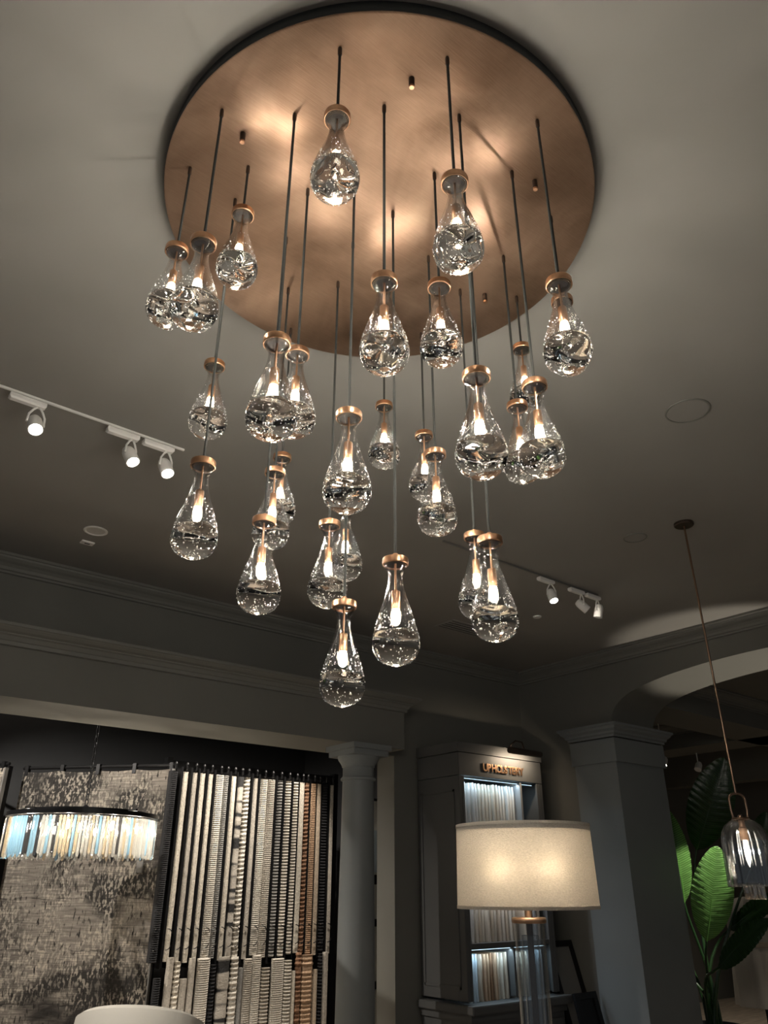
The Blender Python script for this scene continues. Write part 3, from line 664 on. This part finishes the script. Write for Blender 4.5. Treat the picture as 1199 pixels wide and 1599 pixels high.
# ------------------------------------------------------------------ rug gallery
def rug_material():
    m = bpy.data.materials.new('worn_rug'); m.use_nodes = True; n = m.node_tree.nodes; l = m.node_tree.links; b = n['Principled BSDF']; b.inputs['Roughness'].default_value = .75
    tc = n.new('ShaderNodeTexCoord')
    def noise(scale, st, det=6, dist=0.):
        mp = n.new('ShaderNodeMapping'); mp.inputs['Scale'].default_value = st; ns = n.new('ShaderNodeTexNoise'); ns.inputs['Scale'].default_value = scale; ns.inputs['Detail'].default_value = det; ns.inputs['Distortion'].default_value = dist
        l.new(tc.outputs['Object'], mp.inputs[0]); l.new(mp.outputs[0], ns.inputs['Vector']); return ns.outputs['Fac']
    def ramp(src, p0, p1, c0, c1):
        r = n.new('ShaderNodeValToRGB'); r.color_ramp.elements[0].position = p0; r.color_ramp.elements[1].position = p1; r.color_ramp.elements[0].color = (*c0, 1); r.color_ramp.elements[1].color = (*c1, 1); l.new(src, r.inputs[0]); return r.outputs[0]
    def mixc(f, a, c):
        x = n.new('ShaderNodeMix'); x.data_type = 'RGBA'; l.new(f, x.inputs[0]); l.new(a, x.inputs[6]); l.new(c, x.inputs[7]); return x.outputs[2]
    big = ramp(noise(1.6, (1, 1, 1.3), 8, .6), .44, .54, (.06, .055, .05), (.42, .375, .325))
    fine = noise(16, (.6, 1, 2.2), 10)
    spk = ramp(noise(42, (1.3, 1, .6), 12), .50, .56, (0, 0, 0), (1, 1, 1))
    zone = ramp(noise(2.4, (1, 1, 1), 4), .40, .54, (0, 0, 0), (.85, .85, .85))
    lm = n.new('ShaderNodeMath'); lm.operation = 'MULTIPLY'; l.new(spk, lm.inputs[0]); l.new(zone, lm.inputs[1])
    light = n.new('ShaderNodeRGB'); light.outputs[0].default_value = (.78, .71, .60, 1)
    c = mixc(lm.outputs[0], big, light.outputs[0])
    dk = ramp(noise(20, (2.2, 1, .7), 10, .2), .34, .42, (1, 1, 1), (0, 0, 0)); dark = n.new('ShaderNodeRGB'); dark.outputs[0].default_value = (.03, .027, .025, 1)
    c = mixc(dk, c, dark.outputs[0])
    # woven seams across
    sx = n.new('ShaderNodeSeparateXYZ'); l.new(tc.outputs['Object'], sx.inputs[0])
    ad = n.new('ShaderNodeMath'); ad.operation = 'MULTIPLY_ADD'; ad.inputs[1].default_value = .06; l.new(noise(6, (1, 1, 1), 4), ad.inputs[0]); l.new(sx.outputs[2], ad.inputs[2])
    dv = n.new('ShaderNodeMath'); dv.operation = 'FRACT'; ml = n.new('ShaderNodeMath'); ml.operation = 'MULTIPLY'; ml.inputs[1].default_value = 2.6
    l.new(ad.outputs[0], ml.inputs[0]); l.new(ml.outputs[0], dv.inputs[0])
    ln = ramp(dv.outputs[0], .0, .035, (1, 1, 1), (0, 0, 0)); lg = n.new('ShaderNodeMath'); lg.operation = 'MULTIPLY'; l.new(ln, lg.inputs[0]); l.new(ramp(noise(7, (1, 1, 1), 4), .45, .55, (0, 0, 0), (1, 1, 1)), lg.inputs[1])
    c = mixc(lg.outputs[0], c, dark.outputs[0]); hz = ramp(noise(14, (.35, 1, 9), 6), .40, .60, (1, 1, 1), (0, 0, 0)); hm = n.new('ShaderNodeMath'); hm.operation = 'MULTIPLY'; hm.inputs[1].default_value = .45; l.new(hz, hm.inputs[0]); c = mixc(hm.outputs[0], c, dark.outputs[0])
    l.new(c, b.inputs['Base Color'])
    bp = n.new('ShaderNodeBump'); bp.inputs['Strength'].default_value = .5; bp.inputs['Distance'].default_value = .01; l.new(fine, bp.inputs['Height']); l.new(bp.outputs[0], b.inputs['Normal'])
    return m
RUG = rug_material()
ZR = 2.55
def rug_panel(pa, pb, label):
    a = atz(*pa, ZR); b = atz(*pb, ZR); d = b-a; w = d.length; ang = math.atan2(d.y, d.x)
    t = thing('hanging_rug', label, 'rug', (a.x, a.y, 0), ang)
    bm = bmesh.new(); n = 20; rows = 30; V = []
    for j in range(rows+1):
        z = .08 + (ZR-.08)*j/rows
        V.append([bm.verts.new((w*i/n, .010*math.sin(i*.9+j*.2) + (-.015*math.sin(PI*i/n*3)*(j/rows)), z - (.012*math.sin(PI*((i/n*4) % 1)) if j == rows else 0))) for i in range(n+1)])
    for r0, r1 in zip(V[:-1], V[1:]):
        for i in range(n): bm.faces.new((r0[i], r0[i+1], r1[i+1], r1[i]))
    g = bmesh.ops.solidify(bm, geom=bm.faces[:], thickness=.012)
    obj('rug_cloth', bm, RUG, t, True)
    obj('hanging_bar', tube(bmesh.new(), [(-.02, .02, ZR+.035), (w, .02, ZR+.035)], .014, 8), M['black'], t, True)
    for k in range(5): obj('clip', B(w*k/4*.96+.01, w*k/4*.96+.045, -.012, .035, ZR-.035, ZR+.055, bev=.003), M['black'], t)
    bm = B(w-.012, w, -.02, .02, .05, ZR); obj('edge_trim', bm, M['grey_metal'], t)
    bm = B(w-.06, w-.01, .03, .08, 0, ZR+.02); obj('stand_post', bm, M['black'], t)
    return t
rug_panel((38, 1206), (273, 1201), 'large worn grey-beige patchwork rug hanging flat behind the crystal drum')
rug_panel((-240, 1212), (12, 1199), 'worn grey rug panel cut off by the left picture edge')
o = obj('tag_plate', B(-.03, .03, -.004, .004, -.045, .045, bev=.001), M['grey_metal'], None, loc=atz(233, 1390, 1.60))
q = atz(38, 1206, ZR); q2 = atz(273, 1201, ZR); dd = (q2-q).normalized()
o.location = q + dd*((q2-q).length*.865) + Vector((dd.y, -dd.x, 0))*.03; o.location.z = 1.75; o.rotation_euler = (0, 0, math.atan2(dd.y, dd.x))
tag(o, 'small dark label plate on the right side of the big rug', 'label')

# swing-arm samples: (left px, right px measured at one height, colour, relief)
S = [(85, 118, 'black', 'r'), (140, 165, 'cream', 'f'), (183, 206, 'grey-cream', 'f'), (217, 241, 'cream', 'f'), (254, 276, 'cream', 'f'), (288, 325, 'ivory', 'r'), (326, 346, 'grey', 'r'), (358, 380, 'cream', 'f'),
     (386, 415, 'patchy', 'p'), (417, 441, 'ivory', 'z'), (455, 476, 'grey-cream', 'f'), (486, 520, 'ivory', 'r'), (521, 553, 'grey-cream', 'r'), (563, 588, 'grey', 'l'), (598, 626, 'ivory', 'l'), (634, 657, 'ivory', 'l'),
     (661, 684, 'cream', 'f'), (684, 703, 'brown', 'z'), (711, 735, 'tan', 'r'), (738, 757, 'beige', 'f'), (762, 786, 'black', 'l'), (795, 812, 'grey-cream', 'f')]
SCOL = {'black': (.02, .02, .022), 'cream': (.62, .57, .48), 'grey-cream': (.47, .43, .37), 'ivory': (.60, .56, .49), 'grey': (.27, .265, .25), 'patchy': (.42, .39, .35), 'brown': (.22, .12, .07), 'tan': (.46, .31, .20), 'beige': (.50, .41, .31)}
def pile(name, col, kind):
    m = mat('pile_'+name.replace('-', '_')+kind, col, .9, bump=.6, scale=90, var=.22, detail=6)
    if kind == 'p':
        n = m.node_tree.nodes; l = m.node_tree.links; b = n['Principled BSDF']; tc = n['Texture Coordinate'] if 'Texture Coordinate' in n else n.new('ShaderNodeTexCoord')
        mp = n.new('ShaderNodeMapping'); mp.inputs['Scale'].default_value = (.5, .5, 6); ns = n.new('ShaderNodeTexNoise'); ns.inputs['Scale'].default_value = 1.6; ns.inputs['Detail'].default_value = 1
        rp = n.new('ShaderNodeValToRGB'); rp.color_ramp.elements[0].position = .50; rp.color_ramp.elements[1].position = .54
        rp.color_ramp.elements[0].color = (.50, .46, .40, 1); rp.color_ramp.elements[1].color = (.03, .03, .03, 1)
        l.new(tc.outputs['Object'], mp.inputs[0]); l.new(mp.outputs[0], ns.inputs['Vector']); l.new(ns.outputs['Fac'], rp.inputs[0]); l.new(rp.outputs[0], b.inputs['Base Color'])
    return m
PM = {}
def strip_mesh(w, h, dpt, kind, rnd):
    """sample seen edge-on: front face w wide with the relief of its pile, running back dpt"""
    bm = bmesh.new()
    pitch = {'f': .05, 'r': .016, 'z': .035, 'l': .026, 'p': .06}[kind]; amp = {'f': .0012, 'r': .0022, 'z': .007, 'l': .005, 'p': .004}[kind]
    n = max(8, int(h/pitch*2)); A = []
    for i in range(n+1):
        z = h*i/n; s = (1 if i % 2 else -1)*amp
        if kind in 'z': s *= rnd.uniform(.2, 1.3)
        if kind in 'fp': s = rnd.uniform(-1, 1)*amp
        bow = .002*math.sin(z*2.3+rnd.random()*.2); dep = s*(2.2 if kind in 'rl' else 1)
        am = 0 if kind == 'r' else amp; x0 = -w/2 + am + bow - (s if am else 0); x1 = w/2 - am + bow + (s if am else 0)
        A.append([bm.verts.new(p) for p in ((x0, .006, z), (x0+w*.22, -dep-.006, z), (x0+w*.75, -dep*.7-.006, z), (x1, .004, z), (x1, dpt, z), (x0, dpt, z))])
    for a, b in zip(A[:-1], A[1:]):
        for k in range(6): bm.faces.new((a[k], a[(k+1) % 6], b[(k+1) % 6], b[k]))
    bm.faces.new(A[0]); bm.faces.new(A[-1]); return bm
def hk(t, x, py, y, y0, z0, s):
    z = atY(380, py, y).z
    pts = [Vector((x + .036*math.sin(u*PI*.5)-.018, y-y0, z-z0 + s*(.035*(1-math.cos(u*PI*.5))))) for u in (0, .25, .5, .75, 1)]
    h = obj('hook', tube(bmesh.new(), pts, .0035, 6), M['black'], t, True)
    obj('hook_tip', lathe(bmesh.new(), [(0, -.006), (.005, -.004), (.006, 0), (.005, .004), (0, .006)], 8, mx=Matrix.Translation(pts[0])), M['chrome'], h, True)
prevx = 3.0
YS = 6.62; rr = random.Random(11)
KN = {'f': 'flat woven', 'r': 'ribbed', 'z': 'shaggy', 'l': 'looped', 'p': 'patchwork'}
for i, (a, b, cn, kd) in enumerate(S):
    xa = atY(230+a/2.788, 1268, YS); xb = atY(230+b/2.788, 1268, YS); w = xb.x-xa.x; x = (xa.x+xb.x)/2
    if (cn, kd) not in PM: PM[cn, kd] = pile(cn, SCOL[cn], kd)
    zl = 1.04 + rr.uniform(0, .03)
    t = thing('rug_sample', f'{cn} {KN[kd]} rug sample, {ORD[i]} from the left on the upper swing rack', 'rug sample', (x, YS, zl), 0, 'rug samples on the upper swing rack')
    obj('pile_strip', strip_mesh(w*.9, 2.52-zl, .20 if i else .06, kd, rr), PM[cn, kd], t, 30)
    gap = (xa.x - prevx)/2; prevx = xb.x
    if gap > .004: obj('swing_arm', B(-w/2-min(gap*1.6, .02), -w/2-.001, .0, .20 if i else .06, -.05, 2.56-zl), M['black'], t, label='black arm along one edge')
    hk(t, 0, 1447, YS-.02, YS, zl, -1); hk(t, 0, 1478, YS-.02, YS, zl, 1)
    obj('arm_knob', lathe(bmesh.new(), [(0, 0), (.010, 0), (.014, .012), (.010, .03), (.016, .045), (.010, .06), (0, .065)], 10, mx=Matrix.Translation((0, -.012, 2.535-zl))), M['black'], t, True)
# lower tier
LOW = [(18, 50, 'black', 'r'), (68, 100, 'grey-cream', 'f'), (100, 130, 'cream', 'z'), (132, 165, 'grey-cream', 'f'), (168, 196, 'grey-cream', 'f'), (204, 262, 'ivory', 'r'), (264, 288, 'black', 'l'), (296, 350, 'patchy', 'p'), (352, 388, 'ivory', 'z'), (392, 408, 'grey', 'f'), (412, 448, 'grey-cream', 'r'),
       (450, 488, 'ivory', 'r'), (490, 530, 'grey-cream', 'l'), (535, 590, 'ivory', 'r'), (590, 625, 'ivory', 'l'), (627, 640, 'cream', 'f'), (640, 665, 'brown', 'z'), (666, 720, 'tan', 'z'), (722, 738, 'beige', 'f'), (742, 758, 'black', 'l'), (762, 785, 'grey-cream', 'f')]
YL = 6.58
for i, (a, b, cn, kd) in enumerate(LOW):
    xa = atY(230+a/2.788, 1570, YL); xb = atY(230+b/2.788, 1570, YL); w = xb.x-xa.x; x = (xa.x+xb.x)/2
    if (cn, kd) not in PM: PM[cn, kd] = pile(cn, SCOL[cn], kd)
    hh = 1.06 if (i % 3) else .98
    t = thing('rug_sample', f'{cn} {KN[kd]} rug sample, {ORD[i]} from the left on the lower tier', 'rug sample', (x, YL, .12), 0, 'rug samples on the lower tier')
    obj('pile_strip', strip_mesh(w*.9, hh-.12+rr.uniform(-.05, .04), .03, kd, rr), PM[cn, kd], t, 30)
# the rack itself with its curved hooks
t = thing('swing_rack', 'black metal rack behind the rug samples, with a top rail and end posts', 'rack', (3.14, 6.86, 0))
x0r, x1r = 0, 1.80
obj('top_rail', B(-.05, x1r, .10, .16, 2.60, 2.66), M['black'], t)
obj('middle_rail', B(-.05, x1r, .10, .14, 1.06, 1.10), M['black'], t)
obj('post', B(-.09, -.04, .08, .16, 0, 2.68), M['black'], t); obj('post', B(x1r, x1r+.05, .08, .16, 0, 2.68), M['black'], t)

# bright display seen through the slit beside the column
t = thing('lit_display', 'bright lit display panel glimpsed in the slit right of the column', 'display', (4.66, 6.1, 0))
obj('panel', B(0, .45, 0, .03, .1, 2.36), M['white_glass'], t)
for k, (z0, z1) in enumerate(((2.34, 2.36), (1.62, 1.70), (1.28, 1.34), (.80, .86))): obj('bar', B(-.01, .46, -.02, -.001, z0, z1), M['black'], t)
obj('blue_sheet', B(.0, .45, -.008, -.001, 1.72, 2.08), FM['pale blue'], t, label='pale blue sheet')

# rug gallery spots
spot('gallery_spot', (3.35, 6.0, 3.42), (3.1, 6.6, 1.3), 170, (1, .90, .78), 72)
spot('gallery_spot', (4.15, 6.0, 3.42), (3.85, 6.6, 1.3), 170, (1, .90, .78), 66)
spot('gallery_spot', (.6, 6.45, 3.42), (2.4, 7.2, 1.3), 330, (1, .92, .82), 90)
spot('gallery_spot', (5.0, 5.99, 3.42), (5.0, 6.1, 1.4), 40, (1, .9, .78), 50)

# ------------------------------------------------------------------ crystal drum chandelier
dc = atY(130, 1275, 6.3); dcx, dcy = dc.x, dc.y + .02
dcx, dcy = 2.14, 6.28
t = thing('crystal_chandelier', 'round crystal drum chandelier on a black chain before the big rug', 'chandelier', (dcx, dcy, 0))
RD = .535; Z1, Z0 = 2.065, 1.785
bm = bmesh.new(); lathe(bm, [(RD-.01, Z1), (RD+.012, Z1), (RD+.012, Z1+.03), (RD-.01, Z1+.03)], 72, closed=True); obj('top_ring', bm, M['black'], t, 40)
bm = bmesh.new(); lathe(bm, [(RD-.10, Z1+.03), (RD-.08, Z1+.03), (RD-.08, Z1+.05), (RD-.10, Z1+.05)], 72, closed=True); obj('upper_ring', bm, M['black'], t, 40)
for k in range(2):
    obj('crossbar', B(-RD, RD, -.01, .01, Z1+.035, Z1+.05, mx=Matrix.Rotation(k*PI/2+.4, 4, 'Z')), M['black'], t)
obj('hub', lathe(bmesh.new(), [(0, Z1+.03), (.03, Z1+.03), (.03, Z1+.08), (.012, Z1+.10), (0, Z1+.10)], 16), M['black'], t, True)
zc = Z1+.10; k = 0
link = None
while zc < 3.48:
    bm = bmesh.new(); n = 10; pts = [(.013*math.cos(2*PI*i/n), 0, .024*math.sin(2*PI*i/n)) for i in range(n+1)]
    if link is None:
        tube(bm, pts, .0042, 6, caps=False); link = obj('chain_link', bm, M['black'], t, True); o = link
    else:
        bm.free(); o = link.copy(); C.objects.link(o)
    o.location = (0, 0, zc+.02); o.rotation_euler = (0, 0, (k % 2)*PI/2 + .3); zc += .0385; k += 1
def crystal_mat(name, col, tr):
    m = bpy.data.materials.new(name); m.use_nodes = True; n = m.node_tree.nodes; l = m.node_tree.links; n.clear()
    o = n.new('ShaderNodeOutputMaterial'); mx = n.new('ShaderNodeMixShader'); g = n.new('ShaderNodeBsdfGlass'); g.inputs['IOR'].default_value = 1.55; g.inputs['Roughness'].default_value = .02; g.inputs['Color'].default_value = (*col, 1)
    tl = n.new('ShaderNodeBsdfTranslucent'); tl.inputs['Color'].default_value = (*col, 1); mx.inputs[0].default_value = tr
    l.new(g.outputs[0], mx.inputs[1]); l.new(tl.outputs[0], mx.inputs[2]); l.new(mx.outputs[0], o.inputs[0]); return m
CM = [crystal_mat('crystal_clear', (.97, .97, .95), .22), crystal_mat('crystal_blue_dispersion', (.64, .83, .95), .3), crystal_mat('crystal_amber', (.97, .90, .78), .22), crystal_mat('crystal_smoke', (.35, .35, .36), .2)]  # blue tint stands in for light dispersed by clear crystal
def bar_mesh(h):
    return lathe(bmesh.new(), [(0, 0), (.006, .003), (.0098, .014), (.0098, h-.010), (.006, h), (0, h)], 6)
NB = 138; meshes = []
for j, m in enumerate(CM):
    for hh in (.268, .250):
        o = obj('crystal_bar', bar_mesh(hh), m, t); meshes.append(o.data); bpy.data.objects.remove(o)
cr = random.Random(4)
for k in range(NB):
    a = 2*PI*k/NB; va = (a - (math.atan2(-FW[1], -FW[0]))) % (2*PI); va = va-2*PI if va > PI else va   # side where blue light dispersion is tinted into the bars
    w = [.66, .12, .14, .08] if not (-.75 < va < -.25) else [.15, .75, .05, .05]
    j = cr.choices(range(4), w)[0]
    o = bpy.data.objects.new('crystal_bar', meshes[j*2+(k % 2)]); C.objects.link(o); o.parent = t
    o.location = (RD*math.cos(a), RD*math.sin(a), Z0 + (.018 if k % 2 else 0)); o.rotation_euler = (0, 0, cr.uniform(0, 1))
for k in range(8):
    a = 2*PI*k/8+.2; x, y = .40*math.cos(a), .40*math.sin(a)
    cd = obj('candle_socket', lathe(bmesh.new(), [(0, Z1-.03), (.010, Z1-.03), (.010, Z1+.03), (0, Z1+.03)], 10, mx=Matrix.Translation((x, y, 0))), M['black'], t, True)
    obj('bulb', lathe(bmesh.new(), [(0, Z1-.10), (.010, Z1-.09), (.014, Z1-.065), (.008, Z1-.035), (0, Z1-.031)], 12, mx=Matrix.Translation((x, y, 0))), M['bulb'], cd, True)
    dl = bpy.data.lights.new('bulb_light', 'POINT'); dl.energy = 3.6; dl.color = (1, .88, .72); dl.shadow_soft_size = .016
    lo = bpy.data.objects.new('bulb_light', dl); C.objects.link(lo); lo.parent = t; lo.location = (x, y, Z1-.065)

# ------------------------------------------------------------------ white tub chair
def tub_chair():
    q = atz(224, 1575, .94); c = (q.x, q.y)
    t = thing('tub_chair', 'white upholstered tub chair, only its curved back in view below the rug', 'armchair', (c[0], c[1], 0), math.radians(-129+180))
    m = mat('cream_leather', (.70, .66, .58), .5, bump=.05, scale=120)
    bm = bmesh.new(); n = 36; rows = []
    for i in range(n+1):
        a = math.radians(-150 + 300*i/n); k = .5+.5*math.cos(a)         # 0 = front openings, back at a=0
        top = .62 + .38*k**.6
        prof = [(.30, .28), (.33, .42), (.355, .55), (.365, top-.05), (.36, top-.012), (.335, top), (.31, top-.012), (.295, top-.06), (.28, .5), (.27, .40)]
        rows.append([bm.verts.new((-r*math.cos(a)*1.03, r*math.sin(a)*1.06, z)) for r, z in prof])
    for a, b in zip(rows[:-1], rows[1:]):
        for k in range(len(a)-1): bm.faces.new((a[k], a[k+1], b[k+1], b[k]))
        bm.faces.new((a[-1], a[0], b[0], b[-1]))
    bm.faces.new(rows[0]); bm.faces.new(rows[-1])
    obj('backrest', bm, m, t, True)
    obj('seat', lathe(bmesh.new(), [(0, .30), (.27, .30), (.285, .34), (.27, .42), (.20, .445), (0, .45)], 40), m, t, True)
    obj('pedestal', lathe(bmesh.new(), [(0, 0), (.24, 0), (.24, .02), (.06, .04), (.04, .08), (.04, .30), (0, .30)], 32), M['black'], t, True)
tub_chair()
spot('chair_fill_spot', (-.4, 3.467, 3.6), (2.4, 5.4, .8), 520, (1, .94, .86), 24, .5)  # added lamp without a fixture, brightens the chair

# ------------------------------------------------------------------ bird-of-paradise plant beyond the arch
def leaf_mat(name, c1, c2):
    m = bpy.data.materials.new(name); m.use_nodes = True; n = m.node_tree.nodes; l = m.node_tree.links; b = n['Principled BSDF']
    b.inputs['Roughness'].default_value = .28; b.inputs['Coat Weight'].default_value = .15
    tc = n.new('ShaderNodeTexCoord'); wv = n.new('ShaderNodeTexWave'); wv.bands_direction = 'Y'; wv.inputs['Scale'].default_value = 14; wv.inputs['Distortion'].default_value = .6; wv.inputs['Detail'].default_value = 1
    l.new(tc.outputs['UV'], wv.inputs['Vector'])
    rp = n.new('ShaderNodeValToRGB'); rp.color_ramp.elements[0].color = (*c1, 1); rp.color_ramp.elements[1].color = (*c2, 1); l.new(wv.outputs['Fac'], rp.inputs[0]); l.new(rp.outputs[0], b.inputs['Base Color'])
    b.inputs['Transmission Weight'].default_value = 0
    return m
LG = leaf_mat('leaf_lit', (.10, .26, .05), (.26, .50, .15)); LD = leaf_mat('leaf_shaded', (.018, .05, .015), (.035, .095, .022))  # lit and shaded copies of one foliage; leaf shade is put into the colour
PX, PY = 7.9, 4.75
plant = thing('bird_of_paradise_plant', 'tall large-leaved plant in the room beyond the arch, behind the glass bell', 'plant', (PX, PY, 0))
def leaf(base, tip, width, facing, m, curve=.05, fold=.25, label=None):
    """base, tip world points; facing = direction the upper side looks"""
    base, tip = Vector(base), Vector(tip); ax = tip-base; Ln = ax.length; ax.normalize()
    side = ax.cross(Vector(facing)).normalized(); nr = side.cross(ax).normalized()
    bm = bmesh.new(); uv = bm.loops.layers.uv.new('UVMap'); n = 44; m2 = 5; rows = []
    for i in range(n+1):
        u = i/n; hw = width/2*(math.sin(PI*u**.85)**.62)*(1 - .12*u) if 0 < u < 1 else .002
        c = base + ax*(Ln*u) + nr*(curve*math.sin(PI*u)); row = []
        for k in range(-m2, m2+1):
            s = k/m2; rip = .006*math.sin(i*2.2 + abs(s)*2)*abs(s)
            row.append((bm.verts.new(c + side*(hw*s) + ax*(hw*.35*abs(s)) + nr*(fold*hw*abs(s) + rip - .12*hw*s*s*2)), (s*.5+.5, u)))
        rows.append(row)
    for a, b in zip(rows[:-1], rows[1:]):
        for k in range(2*m2):
            q = (a[k], a[k+1], b[k+1], b[k]); f = bm.faces.new([x[0] for x in q])
            for lp, x in zip(f.loops, q): lp[uv].uv = x[1]
    bmesh.ops.solidify(bm, geom=bm.faces[:], thickness=.0015)
    o = obj('leaf', bm, m, plant, True, loc=(0, 0, 0)); o.matrix_parent_inverse = Matrix.Translation((-PX, -PY, 0))
    if label: o['label'] = label
    # midrib + stalk
    r = [base + ax*(Ln*u) + nr*(curve*math.sin(PI*u) - .004) for u in (0, .2, .4, .6, .8, .97)]
    g = obj('midrib', tube(bmesh.new(), r, [.010, .009, .007, .005, .004, .002], 8), LG if m is LG else LD, o, True)
    foot = Vector((PX+random.uniform(-.07, .07), PY+random.uniform(-.07, .07), .42))
    mid = (foot*.5+base*.5) + Vector((0, 0, 0)); ctrl = base - ax*.25*Ln
    pts = []
    for j in range(9):
        u = j/8; p = foot*(1-u)**3 + (foot+Vector((0, 0, .5)))*3*u*(1-u)**2 + ctrl*3*u*u*(1-u) + base*u**3; pts.append(p)
    s = obj('stalk', tube(bmesh.new(), pts, [.022, .020, .018, .016, .014, .013, .012, .011, .010], 8), LD, plant, True); s.matrix_parent_inverse = Matrix.Translation((-PX, -PY, 0))
fc = (-.75, -.62, .25)
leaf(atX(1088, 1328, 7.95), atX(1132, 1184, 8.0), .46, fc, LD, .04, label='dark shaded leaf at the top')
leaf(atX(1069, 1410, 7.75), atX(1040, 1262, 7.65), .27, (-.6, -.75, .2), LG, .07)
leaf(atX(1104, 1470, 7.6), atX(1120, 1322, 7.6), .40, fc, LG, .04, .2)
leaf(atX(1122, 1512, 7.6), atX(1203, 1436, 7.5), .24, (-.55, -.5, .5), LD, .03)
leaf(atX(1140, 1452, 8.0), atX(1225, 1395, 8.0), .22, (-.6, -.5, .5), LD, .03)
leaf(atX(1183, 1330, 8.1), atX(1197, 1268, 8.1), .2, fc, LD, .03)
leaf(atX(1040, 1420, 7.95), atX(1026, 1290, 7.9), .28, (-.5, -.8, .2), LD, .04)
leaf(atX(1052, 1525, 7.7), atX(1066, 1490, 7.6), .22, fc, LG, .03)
obj('pot', lathe(bmesh.new(), [(0, 0), (.20, 0), (.23, .02), (.27, .40), (.28, .42), (.255, .42), (.25, .38), (0, .38)], 40), M['charcoal'], plant, True)
obj('soil', lathe(bmesh.new(), [(0, .40), (.24, .395), (.24, .381), (0, .381)], 24), mat('soil', (.03, .022, .015), .95, bump=.6, scale=60), plant, True)
spot('plant_spot', (7.52, 3.3, 3.22), (7.64, 4.6, 1.55), 420, (1, .95, .82), 20, .35)

# pale cloth on a stand, behind the plant
gx = atX(1183, 1500, 8.9)
t = thing('draped_robe', 'pale cloth robe hanging on a stand right of the plant', 'robe', (gx.x, gx.y, 0))
def rw(r, z, a): return (r*(1+.07*math.sin(a*7+z*2)+.04*math.sin(a*13)) * (1 if z < 1.38 else 1), z)
bm = lathe(bmesh.new(), [(.27, .50), (.262, .7), (.25, .95), (.235, 1.1), (.24, 1.25), (.245, 1.35), (.22, 1.42), (.14, 1.48), (.06, 1.50), (0, 1.505)], 72, rw)
obj('cloth', bm, cloth('robe_cloth', (.60, .56, .50), .1, 200), t, True)
obj('belt', lathe(bmesh.new(), [(.262, 1.04), (.264, 1.08), (.245, 1.085), (.245, 1.035)], 72, rw, closed=True), FM['beige'], t, True)
obj('stand', tube(bmesh.new(), [(0, 0, 1.6), (0, 0, .03)], .015, 8), M['black'], t, True)
obj('stand_foot', lathe(bmesh.new(), [(0, 0), (.2, 0), (.2, .02), (.03, .035), (0, .035)], 24), M['black'], t, True)

# small spotlights in the far room
for k, (px, py, lab, lit) in enumerate(((1037, 1189, 'lit spotlight beyond the arch, left of the plant top', 1), (1091, 1197, 'unlit white spotlight beyond the arch, over the dark leaf', 0))):
    p = atz(px, py, 3.02 if False else 3.12)
    t = thing('far_spotlight', lab, 'spotlight', (p.x, p.y, p.z), 0, 'spotlights in the room beyond the arch')
    obj('stem', tube(bmesh.new(), [(0, 0, .50 if p.x < 9.9 or p.x > 10.55 else .18), (0, 0, .04)], .008, 8), M['white_metal'], t, True)
    mx = Matrix.Rotation(math.radians(35), 4, 'Y')
    obj('head', lathe(bmesh.new(), [(0, .06), (.03, .06), (.045, .03), (.048, -.06), (.042, -.062), (0, -.055)], 20, mx=mx), M['white_metal'], t, True)
    if lit: obj('lens', lathe(bmesh.new(), [(0, -.068), (.04, -.066), (.04, -.058), (0, -.058)], 16, mx=mx), M['led'], t)
# light of the room beyond: a ceiling wash lamp lighting the arch soffit
spot('arch_wash', (7.25, 3.0, 1.5), (7.0, 3.35, 3.4), 110, (1, .90, .76), 48, .4, .06)
for lx_, ly_ in ((9.0, 2.6), (9.2, 6.2), (11.8, 3.5), (11.5, 5.8)):  # unseen lamps added to brighten the room beyond the arch
    spot('far_fill', (lx_, ly_, 3.6), (lx_, ly_, 0), 60, (1, .88, .72), 90, .6, .05)
